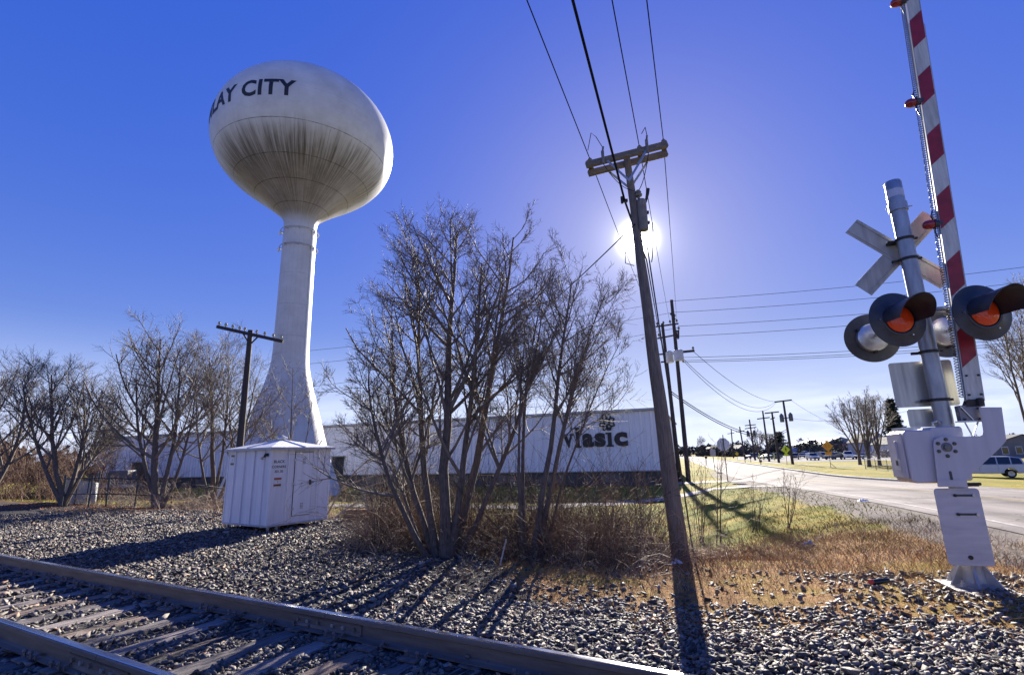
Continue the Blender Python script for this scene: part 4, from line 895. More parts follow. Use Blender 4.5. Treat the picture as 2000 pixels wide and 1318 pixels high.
# ------------------------------------------------------------------ bare trees
def unit(v): return v/np.maximum(np.linalg.norm(v, axis=-1, keepdims=True), 1e-9)
def grow(P, Rr, g, kids, ang, ratio, up, npt=5, tmin=.25, rmin=.004, wig=.10, rr=.62, droop=0.0, taper=.5):
    """children of branches P (B,n,3) with radii (B,n)"""
    B, n, _ = P.shape; idx = np.repeat(np.arange(B), kids); m_ = len(idx)
    t = tmin+(1-tmin)*g.random(m_)**.85; f = t*(n-1); i0 = np.clip(f.astype(int), 0, n-2); w = (f-i0)[:, None]
    p0 = P[idx, i0]*(1-w)+P[idx, i0+1]*w; tan = unit(P[idx, i0+1]-P[idx, i0]); r0 = Rr[idx, i0]*(1-w[:, 0])+Rr[idx, i0+1]*w[:, 0]
    L = np.linalg.norm(np.diff(P, axis=1), axis=2).sum(1)[idx]*ratio*(1-taper*t)*g.uniform(.6, 1.25, m_)
    pr_ = unit(np.cross(tan, g.normal(size=(m_, 3)))); th = np.radians(g.normal(ang, ang*.22, m_))[:, None]
    d = unit(tan*np.cos(th)+pr_*np.sin(th)); out = np.zeros((m_, npt, 3)); out[:, 0] = p0; cur = p0.copy()
    for k in range(1, npt):
        d = unit(d+g.normal(size=(m_, 3))*wig+np.array([0, 0, up-droop*k])[None]); cur = cur+d*(L/(npt-1))[:, None]; out[:, k] = cur
    r0 = np.maximum(np.minimum(r0*rr, L*.016+.002), rmin); rad = r0[:, None]*np.linspace(1, .35, npt)[None]
    return out, np.maximum(rad, rmin*.6)
def tubes(P, Rr, sides):
    B, n, _ = P.shape; tan = np.zeros_like(P); tan[:, 1:-1] = P[:, 2:]-P[:, :-2]; tan[:, 0] = P[:, 1]-P[:, 0]; tan[:, -1] = P[:, -1]-P[:, -2]; tan = unit(tan)
    ref = np.where(np.abs(tan[:, :1, 2:3]) > .9, np.array([1., 0, 0]), np.array([0, 0, 1.])); x = unit(np.cross(tan, ref)); y = np.cross(x, tan)
    a = 2*np.pi*np.arange(sides)/sides
    V = P[:, :, None]+Rr[:, :, None, None]*(x[:, :, None]*np.cos(a)[None, None, :, None]+y[:, :, None]*np.sin(a)[None, None, :, None])
    base = (np.arange(B)*n*sides)[:, None, None]; i = np.arange(n-1)[None, :, None]*sides; j = np.arange(sides)[None, None]; j2 = (j+1) % sides
    q = np.stack([base+i+j, base+i+j2, base+i+sides+j2, base+i+sides+j], -1).reshape(-1, 4)
    return V.reshape(-1, 3), q
def join(parts):
    V, Q, o = [], [], 0
    for v, q in parts: V.append(v); Q.append(q+o); o += len(v)
    return np.concatenate(V), np.concatenate(Q)
def stem_path(p0, p1, bend, g, n=9, wob=.03):
    p0, p1 = np.array(p0, float), np.array(p1, float); L = np.linalg.norm(p1-p0); t = np.linspace(0, 1, n)[:, None]
    side = np.array(bend, float); return p0+(p1-p0)*t+side*(t*(1-t)*4)+np.cumsum(g.normal(size=(n, 3))*wob*L/n, 0)
def bare_tree(name, label, base, stems, seed, levels, group=None, mat=bark, tmat=twig, tmin0=.25, rmin=.0045, cat='tree', sides0=9, shrink=.90, up=(.11, .07, .05, .03)):
    """stems: (end point, bend, base radius); levels: list of (kids, angle, ratio)"""
    g = np.random.default_rng(seed); base = Vector(base); t = thing(name, label, cat, base, 0, group)
    P, Rd = [], []
    for end, bend, r0, off in stems:
        s = stem_path(off, (Vector(end)-base)*shrink, bend, g); P.append(s); Rd.append(r0*np.linspace(1, .16, len(s))**.9*1.0); Rd[-1][0] *= 1.25
        v, q = tubes(s[None], Rd[-1][None], sides0); raw_mesh('trunk', v, q, mat, t, True)
    P, Rd = np.array(P), np.array(Rd); parts = []
    for k, (kids, ang, ratio) in enumerate(levels):
        P, Rd = grow(P, Rd, g, kids, ang, ratio, up[min(k, 3)], 6 if k == 0 else (4 if k < 2 else 3), tmin0 if k == 0 else .18, rmin, .11 if k else .08, taper=.66 if k == 0 else .5)
        parts.append(tubes(P, Rd, 5 if k == 0 else 3))
    v, q = join(parts); raw_mesh('crown', v, q, tmat, t, k < 0); return t
def px(base_Y, pts): return [A(u, v, base_Y) for u, v in pts]
LV = [(13, 38, .52), (8, 40, .50), (6, 42, .55), (3, 40, .6)]
# the many-stemmed tree at the gravel's edge
b1 = on(868, 1086, 1.62); b1.z -= .06
st = [((885, 372), (-.05, 0, 0), .105), ((1032, 395), (.10, .2, 0), .085), ((818, 405), (-.12, .1, 0), .07), ((950, 430), (.05, .3, 0), .07), ((745, 545), (-.22, 0, 0), .06), ((700, 650), (-.25, -.2, .1), .05), ((1075, 560), (.2, 0, 0), .055), ((715, 770), (-.12, .2, .2), .028)]
bare_tree('bare_tree', 'tall many-stemmed bare tree fanning up beside the hut at the gravel edge', b1, [(A(u, v, b1.y+dy), bd, r_, (o_x, o_y, 0)) for ((u, v), bd, r_), dy, o_x, o_y in zip(st, (0, .9, .3, -.6, .5, -.7, .6, .9), (0, .14, -.12, .08, -.2, -.26, .24, -.32), (0, .1, .05, -.1, .12, -.05, .1, .05))], 3, [(22, 45, .48), (10, 42, .54), (9, 42, .66)], rmin=.0032, shrink=.87)
b2 = on(1040, 1092, 1.62); b2.z -= .06
st = [((1130, 470), (.02, 0, 0), .058), ((1075, 505), (-.18, 0, 0), .042), ((1195, 520), (-.12, .2, 0), .045), ((1165, 590), (-.02, .1, 0), .034), ((1225, 610), (-.10, .2, .1), .026), ((1020, 600), (-.12, -.1, 0), .035)]
bare_tree('bare_tree', 'bare tree of slender dark stems spreading between the fan-shaped tree and the leaning pole', b2, [(A(u, v, b2.y+dy), bd, r_, (o_x, 0, 0)) for ((u, v), bd, r_), dy, o_x in zip(st, (0, .5, .7, -.5, .3, .2), (0, -.10, .10, .06, .15, -.16))], 5, [(19, 40, .45), (9, 42, .54), (8, 42, .66)], rmin=.0032, tmin0=.46, shrink=.87)
# trees left of the hut
b3 = on(306, 1012, 2.1)
st = [((318, 606), (-.1, 0, 0), .15), ((365, 640), (.2, 0, 0), .10), ((250, 690), (-.3, 0, .1), .09), ((395, 700), (.3, 0, 0), .07)]
bare_tree('bare_tree', 'bare tree with a tall rounded crown behind the chain-link fence', b3, [(A(u, v, b3.y+dy), bd, r_, (ox, 0, 0)) for ((u, v), bd, r_), dy, ox in zip(st, (0, .8, -.6, .5), (0, .1, -.1, .15))], 8, [(21, 44, .60), (9, 42, .56), (8, 42, .66)], rmin=.005, shrink=.84)
b4 = on(417, 992, 2.05)
st = [((408, 650), (.05, 0, 0), .13), ((520, 690), (.1, .3, .1), .09), ((455, 640), (.15, 0, 0), .08), ((372, 700), (-.25, 0, 0), .07)]
bare_tree('bare_tree', 'forked bare tree standing beside the telegraph pole left of the hut', b4, [(A(u, v, b4.y+dy), bd, r_, (0, 0, .0)) for ((u, v), bd, r_), dy in zip(st, (0, .8, -.4, .5))], 9, [(20, 46, .62), (9, 42, .56), (8, 42, .66)], rmin=.005, shrink=.84)
b5 = on(118, 1015, 2.15)
st = [((95, 690), (-.2, 0, 0), .12), ((165, 715), (.1, .4, 0), .10), ((215, 770), (.3, 0, .3), .09), ((30, 700), (-.3, 0, 0), .09), ((235, 840), (.3, -.4, .4), .06)]
bare_tree('bare_tree', 'low wide bare tree with upswept branches above the leaf-strewn bank', b5, [(A(u, v, b5.y+dy), bd, r_, (0, 0, 0)) for ((u, v), bd, r_), dy in zip(st, (0, .8, 1.2, -.4, .6))], 12, [(20, 38, .66), (9, 38, .58), (8, 40, .66)], rmin=.005, shrink=.85)
b6 = on(-40, 1010, 2.2)
st = [((0, 690), (-.2, 0, 0), .14), ((60, 730), (.2, .4, 0), .12), ((-80, 700), (-.2, 0, 0), .11)]
bare_tree('bare_tree', 'bare tree crowded against the low wide tree, only its right half showing', b6, [(A(u, v, b6.y+dy), bd, r_, (0, 0, 0)) for ((u, v), bd, r_), dy in zip(st, (0, .8, .6))], 14, [(20, 38, .66), (9, 38, .58), (8, 40, .66)], rmin=.005, shrink=.85)
# small tree in front of the tower's foot
b7 = on(566, 985, 2.2)
bare_tree('bare_sapling', 'thin bare sapling in front of the tower pedestal', b7, [(A(575, 690, b7.y), (.05, 0, 0), .06, (0, 0, 0)), (A(620, 730, b7.y+.4), (.1, 0, 0), .045, (.05, 0, 0)), (A(520, 745, b7.y-.3), (-.2, 0, 0), .045, (0, 0, 0))], 17, [(13, 45, .5), (8, 42, .5), (5, 42, .55)], rmin=.006, tmin0=.2)
# trees beyond the road
def yard_tree(u, v, ut, vt, h, seed, lab, spread, rmin=.013, r0=.24, kids=(14, 7, 4)):
    bs = on(u, v, h); st = [(A(ut, vt, bs.y), (0, 0, 0), r0, (0, 0, 0))]
    for k, s in enumerate((-1, 1, -.5, .6)): st.append((A(ut+s*spread, vt+abs(s)*spread*.55, bs.y+(k-1.5)*1.2), (s*.3, 0, .2), r0*.55, (0, 0, 1.6 if k < 2 else 2.6)))
    return bare_tree('bare_tree', lab, bs, st, seed, [(kids[0], 34, .5), (kids[1], 36, .55), (kids[2], 38, .62)], rmin=rmin, sides0=8, tmin0=.3)
yard_tree(1680, 906, 1655, 768, 2.75, 21, 'bare yard tree with the widest crown in the row of three beyond the road', 38)
yard_tree(1698, 910, 1690, 762, 2.75, 22, 'bare yard tree in the middle of the row of three beyond the road', 22)
yard_tree(1718, 907, 1706, 766, 2.75, 23, 'bare yard tree closest to the spruce in the row of three', 24)
yard_tree(2035, 925, 2020, 560, 2.6, 24, 'large bare tree overhanging the silver minivan', 75, .012, .24, (20, 8, 6))
yard_tree(1482, 893, 1476, 838, 2.75, 25, 'bare tree behind the far transformer pole', 14, .04, .25, (10, 6, 3))
yard_tree(1502, 892, 1497, 842, 2.75, 26, 'bare tree beside the dark pines far along the road', 12, .04, .25, (10, 6, 3))
yard_tree(1370, 893, 1369, 852, 2.75, 27, 'small far bare tree at the left verge where the road disappears', 7, .04, .2, (8, 5, 3))
# conifers
def conifer(u, v, vt, w, h, seed, lab, mat_c, flat=False):
    g = np.random.default_rng(seed); bs = on(u, v, h); H = A(u, vt, bs.y).z-bs.z; Wm = w*bs.y/F/2
    t = thing('conifer', lab, 'tree', bs); b = MB(); b.tube([(0, 0, -.2), (0, 0, H*.5), (0, 0, H*.97)], [.2, .12, .03], 8); b.build('trunk', bark, t)
    n = 2600; f = g.random(n)**.8; rad = Wm*((1-f)**.75 if not flat else np.sqrt(np.clip(1-(2*f-1.05)**2, .03, 1))*(.6+.5*np.sin(f*21+g.random())**2)); az = g.random(n)*6.283; az = np.round(az*5+f*9)/5+g.normal(size=n)*.12
    rr_ = rad*g.random(n)**.5; c_ = np.stack([rr_*np.cos(az), rr_*np.sin(az), (.12+.86*f)*H-rr_*.25], -1)
    s = H*.022+.05; tri = c_[:, None]+g.normal(size=(n, 3, 3))*s*np.array([1.4, 1.4, .7]); raw_mesh('crown', tri.reshape(-1, 3), np.arange(n*3).reshape(-1, 3), mat_c, t)
needle = M('conifer_needles', (.022, .04, .018), (.012, .022, .012), 3, .8)
conifer(1757, 884, 778, 42, 2.75, 1, 'dark green spruce behind the crossing signal mechanism', needle)
conifer(1526, 888, 842, 26, 2.8, 2, 'dark round-topped pine beyond the pedestrian sign', needle, True)
conifer(1511, 888, 855, 20, 2.8, 3, 'smaller dark pine left of the round-topped pine', needle, True)
conifer(1374, 891, 868, 12, 2.8, 4, 'little dark pine far down the road', needle, True)
conifer(1389, 890, 869, 10, 2.8, 5, 'little dark pine beside the far pale shed', needle, True)

# ------------------------------------------------------------------ undergrowth
def stalks(name, n, region, hgt, rad, seed, mat, lean=.45, kids=2, droop=.12, up=.25, sides=3, clump=None):
    g = np.random.default_rng(seed); x, y = region(g, n); z = gz(x, y); n = len(x)
    d = unit(np.stack([g.normal(size=n)*lean, g.normal(size=n)*lean, np.ones(n)], -1)); L = hgt*np.exp(g.normal(size=n)*.35); P = np.zeros((n, 5, 3)); cur = np.stack([x, y, z-.03], -1); P[:, 0] = cur
    for k in range(1, 5): d = unit(d+g.normal(size=(n, 3))*.15+np.array([0, 0, -droop*k/2])); cur = cur+d*(L/4)[:, None]; P[:, k] = cur
    rd = rad*g.uniform(.6, 1.4, n)[:, None]*np.linspace(1, .4, 5)[None]; parts = [tubes(P, rd, sides)]
    if kids:
        P2, r2 = grow(P, rd, g, kids, 45, .42, up, 3, .3, rad*.45, .18); parts.append(tubes(P2, r2, 3))
        if kids > 2: P3, r3 = grow(P2, r2, g, 2, 45, .5, .1, 2, .3, rad*.4, .15); parts.append(tubes(P3, r3, 3))
    v, q = join(parts); return kind(raw_mesh(name, v, q, mat), 'stuff')
def band(a0, a1, s0, s1, qmax=-2.0, clus=None):
    def f(g, n):
        a = g.uniform(a0, a1, n); s = g.uniform(s0, s1, n)
        if clus:
            c_ = g.uniform(0, 1, (clus, 2)); k = g.integers(0, clus, n); a = a0+(a1-a0)*c_[k, 0]+g.normal(size=n)*.28; s = s0+(s1-s0)*c_[k, 1]+g.normal(size=n)*.25
        s = s+shelf_edge(a); x, y = AS[0]*a+NS[0]*s, AS[1]*a+NS[1]*s; ok = road_q(x, y) < qmax; return x[ok], y[ok]
    return f
dry_stalk = M('dry_stalk', (.48, .37, .26), (.32, .23, .15), 2, .8); brown_stalk = M('brown_stalk', (.26, .155, .09), (.13, .08, .05), 2, .85); dark_stalk = M('dark_stalk', (.07, .052, .045), (.035, .027, .025), 2, .85)
stalks('undergrowth', 1700, band(-8.5, -2.3, .0, 3.4), .66, .0045, 1, brown_stalk, .55, 3, .16)
stalks('undergrowth', 650, band(-8.5, -2.4, .1, 3.4), 1.15, .006, 2, dark_stalk, .40, 3, .10)
stalks('undergrowth', 1500, band(-8.0, -1.8, .0, 2.2, -2, 26), .62, .004, 3, dry_stalk, .75, 2, .30)
stalks('undergrowth', 900, band(-2.4, 3.4, .4, 4.2, -2.6), .30, .004, 4, brown_stalk, .45, 2, .12)
stalks('undergrowth', 420, band(-12.5, -8.2, .9, 3.4, -2), .9, .006, 5, dark_stalk, .5, 3, .12)
stalks('undergrowth', 380, band(-30, -12, .6, 4.6, -2), .9, .006, 6, brown_stalk, .5, 3, .12)
stalks('undergrowth', 330, band(-8.5, -6.6, -.2, .9), .85, .005, 7, dry_stalk, .9, 1, .22)
tan_stalk = M('tan_stalk', (.60, .49, .36), (.38, .29, .2), 2, .75)
stalks('undergrowth', 1700, band(-8.4, -2.2, -.1, 3.0), .75, .0042, 31, dark_stalk, .6, 2, .20)
stalks('undergrowth', 800, band(-8.4, -2.0, -.1, 1.6), .45, .0036, 32, tan_stalk, .9, 2, .30)
stalks('undergrowth', 800, band(-8.2, -2.4, .0, 2.6, -2, 40), 1.0, .0045, 33, brown_stalk, .45, 3, .14)
stalks('undergrowth', 700, band(-30, -11.5, .3, 3.6, -2), .8, .006, 34, dry_stalk, .6, 3, .2)
def round_pole(g, n): a = g.normal(size=n)*.33; return 2.57+a*1.1, 8.62+g.normal(size=n)*.22
stalks('dry_weeds', 150, round_pole, .55, .0038, 8, dry_stalk, .42, 1, .25)
# sparse tall shrubs in the verge, each countable
def shrub(u, v, h, top, seed, lab, n=4, r=.014, spread=45):
    bs = on(u, v, h); g = np.random.default_rng(seed)
    st = [(A(u+g.normal()*spread, top+abs(g.normal())*14, bs.y+g.normal()*.2), (g.normal()*.05, 0, 0), r*g.uniform(.7, 1.1), (g.normal()*.05, g.normal()*.05, 0)) for _ in range(n)]
    return bare_tree('bare_shrub', lab, bs, st, seed, [(7, 38, .38), (4, 40, .5)], rmin=.003, tmin0=.25, cat='shrub', sides0=5, group='bare shrubs in the verge')
shrub(1545, 1040, 1.85, 905, 31, 'thin upright bare shrub in the dry grass nearest the road', 5, .010, 32)
shrub(1478, 1035, 1.85, 925, 32, 'thin bare shrub with seed heads in the tan verge grass', 4, .010, 25)
shrub(1400, 1040, 1.9, 835, 33, 'crooked bare shrub reaching above the stop sign', 3, .016, 18)
shrub(1368, 1035, 1.9, 870, 34, 'tangled bare shrub right behind the leaning pole', 6, .013, 35)
shrub(1250, 1060, 1.75, 868, 35, 'upright bare shrub below the flower emblem', 5, .011, 28)
shrub(1180, 1065, 1.75, 925, 36, 'low bare shrub below the vlasic lettering', 6, .011, 36)
shrub(960, 1060, 1.75, 905, 37, 'leggy bare shrub between the two multi-stemmed trees', 6, .013, 45)
shrub(765, 1050, 1.75, 850, 38, 'arching bare shrub beside the timber box', 6, .014, 32)
shrub(718, 1030, 1.8, 895, 39, 'low arching shrub behind the timber box', 6, .013, 26)
shrub(215, 1030, 1.95, 960, 40, 'small bare shrub in front of the chain-link fence', 6, .012, 35)
# grass
def blades(name, n, region, hgt, w, seed, mat):
    g = np.random.default_rng(seed); x, y = region(g, n); n = len(x); z = gz(x, y); az = g.random(n)*6.283; h = hgt*np.exp(g.normal(size=n)*.4); ln = g.normal(size=(n, 2))*1.1
    p = np.stack([x, y, z-.01], -1); sd = np.stack([np.cos(az), np.sin(az), np.zeros(n)], -1)*w; tip = p+np.stack([ln[:, 0]*h, ln[:, 1]*h, h], -1); mid = p+np.stack([ln[:, 0]*h*.3, ln[:, 1]*h*.3, h*.6], -1)
    V = np.stack([p-sd, p+sd, mid+sd*.7, mid-sd*.7, tip], 1).reshape(-1, 3); o = np.arange(n)[:, None]*5
    T_ = np.concatenate([o+np.array([0, 1, 2]), o+np.array([0, 2, 3]), o+np.array([3, 2, 4])]); return kind(raw_mesh(name, V, T_, mat), 'stuff')
straw = M('straw', (.55, .37, .17), (.36, .22, .09), .9, .8, spec=.1); greeny = M('verge_grass', (.40, .28, .05), (.26, .19, .035), .7, .8, spec=.1); lawn = M('lawn_grass', (.30, .29, .03), (.18, .18, .02), .5, .8, spec=.1); rust = M('rusty_grass', (.45, .20, .07), (.28, .12, .045), 1.2, .8, spec=.1)
blades('dry_grass', 15000, band(-3.0, 7, -.7, 4.5, -.5), .05, .003, 1, straw)
blades('dry_grass', 7000, band(-3.0, 7, -.2, 5, -.5, 150), .10, .0032, 21, straw)
blades('dark_weeds', 9000, band(-3.0, 6, .2, 6, -.5, 120), .09, .0035, 22, brown_stalk)
blades('dry_grass', 14000, band(-5, 7, -2.2, 2.8, -.8, 170), .038, .003, 2, rust)
blades('verge_grass', 16000, band(-1.5, 8, 2.2, 9.5, -1.6), .04, .004, 3, greeny)
blades('verge_grass', 9000, band(-1.5, 8, 1.6, 9.0, -1.2, 160), .055, .004, 23, M('green_tuft', (.16, .17, .025), (.08, .09, .015), .7, .8, spec=.1))
blades('dry_grass', 9000, band(-9, -2, .2, 4, -1), .08, .004, 4, rust)
blades('dry_grass', 5000, band(-5, 3, -2.4, 0, -1, 60), .045, .0025, 5, straw)
blades('lawn', 24000, band(-24, 2, 5.0, 22, -.3), .06, .008, 6, lawn)
blades('dead_leaves', 6000, band(-32, -13, -1.2, 1.6, -1), .03, .02, 7, M('dead_leaf', (.42, .17, .07), (.26, .10, .045), 2, .8))
# brown scrub on the far left and the treeline on the horizon
def scrub(name, n, cx, cy, sx, sy, sz, seed, mat, r=.012, lng=1.6):
    g = np.random.default_rng(seed); x, y = cx+g.normal(size=n)*sx, cy+g.normal(size=n)*sy; z = gz(x, y); L = sz*g.uniform(.4, 1.1, n); d = unit(np.stack([g.normal(size=n)*.4, g.normal(size=n)*.4, np.ones(n)], -1))
    P = np.zeros((n, 4, 3)); cur = np.stack([x, y, z], -1); P[:, 0] = cur
    for k in range(1, 4): d = unit(d+g.normal(size=(n, 3))*.16); cur = cur+d*(L/3)[:, None]; P[:, k] = cur
    rd = np.full((n, 4), r)*np.linspace(1.6, .6, 4)[None]; P2, r2 = grow(P, rd, g, 7, 40, .5, .08, 3, .2, r*.6, .13); P3, r3 = grow(P2, r2, g, 4, 40, .5, .05, 2, .2, r*.5, .13)
    v, q = join([tubes(P, rd, 3), tubes(P2, r2, 3), tubes(P3, r3, 3)]); return kind(raw_mesh(name, v, q, mat), 'stuff')
scrub_m = M('scrub_twigs', (.22, .125, .075), (.12, .075, .05), .6, .85)
scrub('scrub', 220, -41, 46, 5.0, 5, 5.0, 1, scrub_m, .02); scrub('scrub', 130, -52, 42, 6, 5, 6.0, 2, scrub_m, .02)
scrub('scrub', 260, -34, 38, 6.5, 4.5, 1.8, 7, scrub_m, .012)
def treeline(name, pts, n, hh, seed, mat):
    g = np.random.default_rng(seed); k = g.integers(0, len(pts)-1, n); f = g.random(n)[:, None]; P0 = np.array(pts, float)
    c_ = P0[k]*(1-f)+P0[k+1]*f; x, y = c_[:, 0]+g.normal(size=n)*4, c_[:, 1]+g.normal(size=n)*8; z = gz(x, y); H = hh*(.6+.4*np.sin(x*.05+seed)**2)*g.uniform(.5, 1.1, n)
    m_ = 64; az = g.random((n, m_))*6.283; f2 = g.random((n, m_))**1.1; rr_ = hh*.28*np.sqrt(np.clip(1-(1.7*f2-.8)**2, .02, 1))*g.random((n, m_))**.5
    c2 = np.stack([x[:, None]+rr_*np.cos(az), y[:, None]+rr_*np.sin(az), z[:, None]+f2*H[:, None]], -1).reshape(-1, 3); tri = c2[:, None]+g.normal(size=(len(c2), 3, 3))*hh*.075
    return kind(raw_mesh(name, tri.reshape(-1, 3), np.arange(len(c2)*3).reshape(-1, 3), mat), 'stuff')
far_green = M('far_trees', (.055, .052, .045), (.03, .032, .03), .05, .9)
treeline('treeline', [(-420, 330), (-200, 380), (-40, 420), (90, 400), (170, 380), (300, 380), (520, 330)], 620, 9, 3, far_green)
treeline('treeline', [(60, 235), (110, 225), (170, 205), (230, 180)], 150, 6.5, 8, M('far_hedge', (.075, .07, .05), (.04, .042, .035), .1, .9))
treeline('treeline', [(-150, 90), (-90, 96), (-60, 120)], 130, 8, 4, M('far_brush', (.11, .075, .055), (.06, .045, .036), .1, .9))

# ------------------------------------------------------------------ fences
fence_m = M('fence_steel', (.07, .08, .085), (.045, .05, .055), 6, .5, .5)
def chain_fence(label, pts, h, dark=fence_m, mesh_step=.11, wr=.0022, rails=(1.0,), cat='fence'):
    base = pts[0]; t = thing('chain_link_fence', label, cat, base)
    P = [Vector(p)-Vector(base) for p in pts]
    for p in P: b = MB(); b.cyl((p.x, p.y, p.z-.1), (p.x, p.y, p.z+h+.04), .03, 8); b.lathe([(.034, 0), (.034, .03), (0, .05)], 8, c=(p.x, p.y, p.z+h+.04)); b.build('post', dark, t)
    for a_, c_ in zip(P[:-1], P[1:]):
        for f_ in rails: b = MB(); b.cyl(a_+Vector((0, 0, h*f_)), c_+Vector((0, 0, h*f_)), .022, 6); b.build('rail', dark, t)
        b = MB(); L = (c_-a_).length; d = (c_-a_)/L; n = int((L+h)/mesh_step)
        for k in range(n):
            for sg in (1, -1):
                s0 = k*mesh_step-(h if sg > 0 else 0); s1 = s0+h*sg if sg > 0 else s0-h
                z0, z1 = .03, h
                def cl_(s, z):
                    return s, z
                # clip the diagonal to the bay
                lo, hi = (s0, s1) if sg > 0 else (s1, s0)
                A0, A1 = max(lo, 0), min(hi, L)
                if A1 <= A0: continue
                zf = (lambda s: (s-s0)) if sg > 0 else (lambda s: (s0-s))
                b.tube([a_+d*A0+Vector((0, 0, max(.03, zf(A0)))), a_+d*A1+Vector((0, 0, max(.03, zf(A1))))], wr, 3, False)
        b.build('wire_mesh', dark, t)
    return t
chain_fence('dark chain-link fence with top rail running behind the bare trees left of the hut', [on(u, v, 2.35) for u, v in ((113, 1027), (166, 1031), (200, 1030), (258, 1025), (330, 1018), (400, 1010), (450, 1004))], 1.15, rails=(.98, .45))
# white slatted side run of the fence
c0, c1 = on(112, 1024, 2.35), on(184, 1000, 2.35)
sf = thing('slatted_fence', 'white slatted fence run receding from the dark chain-link corner', 'fence', c0)
dv = c1-c0
for k in range(26):
    p = dv*((k+.5)/26); b = MB(); b.box((p.x, p.y, p.z+.62), (dv.length/26*.62, .012, 1.1), Matrix.Rotation(math.atan2(dv.y, dv.x), 3, 'Z')); b.build('slat', M('fence_slat', (.58, .58, .56), (.45, .45, .44), 3, .6), sf)
for f_ in (0, .33, .66, 1): b = MB(); p = dv*f_; b.cyl((p.x, p.y, -.1), (p.x, p.y, 1.3), .035, 8); b.build('post', fence_m, sf)
for z in (.2, 1.15): b = MB(); b.cyl(Vector((0, -.03, z)), dv+Vector((0, -.03, z)), .02, 6); b.build('rail', fence_m, sf)
chain_fence('low dark chain-link fence at the yard corner beyond the road, partly behind the signal', [on(u, v, 2.7) for u, v in ((1691, 916), (1712, 918), (1735, 921), (1758, 924), (1780, 926))], 1.2, rails=(.98, .05), mesh_step=.3, wr=.006)
chain_fence('dark chain-link fence behind the minivan', [on(u, v, 2.7) for u, v in ((1900, 915), (1935, 914), (1975, 913), (2020, 912))], 1.2, rails=(.98,), mesh_step=.3, wr=.006)
# loading dock at the left end of the plant
dk = thing('loading_dock', 'dark concrete loading dock with parked handling gear at the left end of the factory', 'loading dock', on(215, 968, 2.4)); 
b = MB(); b.box((0, 0, .35), (4.2, 3, .7)); b.build('dock_wall', M('dark_concrete', (.09, .09, .09), (.05, .05, .05), 2, .8), dk); b = MB(); b.box((.4, .2, .82), (2.6, 1.8, .24)); b.build('dock_slab', concrete, dk)
b = MB(); b.box((.5, .4, 1.5), (1.6, 1.2, 1.1)); b.build('tank_unit', M('dock_gear', (.12, .12, .13), None, 2, .6), dk, bevel=.08); b = MB(); b.beam((-2.2, -1.55, .15), (-.4, -1.55, 1.05), .06, .06); b.beam((-2.2, -1.55, 1.05), (2.0, -1.55, 1.15), .04, .04); b.build('handrail', steel, dk)
# timber box by the ditch
tb_ = thing('timber_box', 'weathered orange-brown timber box half buried in brush beside the hut', 'timber box', on(705, 1032, 1.78), .05)
tim = M('old_timber', (.42, .22, .09), (.22, .11, .05), 5, .85, 0, .5, stretch=(.5, 4, 4))
for k, z in enumerate((.06, .17, .28)): b = MB(); b.box((.18, .01*k, z), (1.35, .09, .10)); b.build('plank', tim, tb_, bevel=.008)
b = MB(); b.box((.84, -.06, .18), (.10, .05, .36)); b.build('end_post', dark_wood, tb_, bevel=.006)
b = MB(); b.box((.1, .5, .16), (1.2, .08, .28)); b.build('rear_plank', tim, tb_)
# fallen limbs between the hut and the trees
limb_m = M('dead_limb', (.50, .40, .29), (.32, .25, .18), 6, .8)
for (u0, v0, Y0, u1, v1, Y1, bow, r_), lab in zip(((640, 1003, 12.6, 742, 888, 11.0, .25, .022), (640, 985, 12.8, 735, 930, 11.5, .15, .014), (655, 1010, 12.3, 760, 960, 10.8, .10, .014), (690, 985, 11.6, 655, 1015, 11.0, .05, .018), (720, 1000, 11.2, 700, 950, 11.6, .10, .02)),
    ('longest pale fallen limb slanting up from behind the hut', 'thin pale fallen limb lying under the longest one', 'low thin fallen limb crossing the brush beside the timber box', 'short pale dead limb at the gravel edge by the hut', 'stubby dead limb propped behind the timber box')):
    pts_ = sag(A(u0, v0, Y0), A(u1, v1, Y1), -bow, 10); b = MB(); b.tube(pts_, [r_*(1-.06*i) for i in range(11)], 7)
    for i in (3, 5, 7, 8): q = pts_[i]; b.tube([q, q+Vector((.18+.05*i, .1*(-1)**i, .16)), q+Vector((.36, .16*(-1)**i, .36))], [r_*.45, r_*.3, r_*.12], 5)
    tag(b.build('fallen_limb', limb_m, smooth=True), lab, 'branch', 'fallen limbs beside the hut')
# stake, litter, small debris
b = MB(); p0, p1 = on(972, 1104, 1.6), A(989, 1052, 8.45); b.tube([p0-Vector((0, 0, .1)), p1], .013, 6); tag(b.build('marker_stake', M('pale_wood', (.58, .50, .40), (.45, .38, .3), 8, .7)), 'pale wooden stake leaning at the gravel edge between the bare trees', 'stake')
def litter(name, u, v, h, mat, lab, s, seed, cat='litter'):
    g = np.random.default_rng(seed); b = MB(); c_ = on(u, v, h); n = 7; vs = [(c_.x+(i-3)*s*.33+g.normal()*s*.08, c_.y+(j-3)*s*.2+g.normal()*s*.05, c_.z+.03+abs(g.normal())*s*.4*math.exp(-((i-3)**2+(j-3)**2)/6)) for j in range(n) for i in range(n)]
    b.add(vs, [(j*n+i, j*n+i+1, (j+1)*n+i+1, (j+1)*n+i) for j in range(n-1) for i in range(n-1)]); return tag(b.build(name, mat), lab, cat)
litter('plastic_scrap', 1322, 1097, 1.6, white_paint, 'crumpled white plastic scrap at the foot of the leaning pole', .09, 1)
litter('plastic_bag', 1580, 1072, 1.7, M('blue_plastic', (.22, .30, .42), None, 9, .6), 'flattened pale blue plastic bag in the dry grass', .11, 2)
litter('paper_scrap', 1690, 998, 1.75, white_paint, 'white paper scrap on the road shoulder', .14, 3)
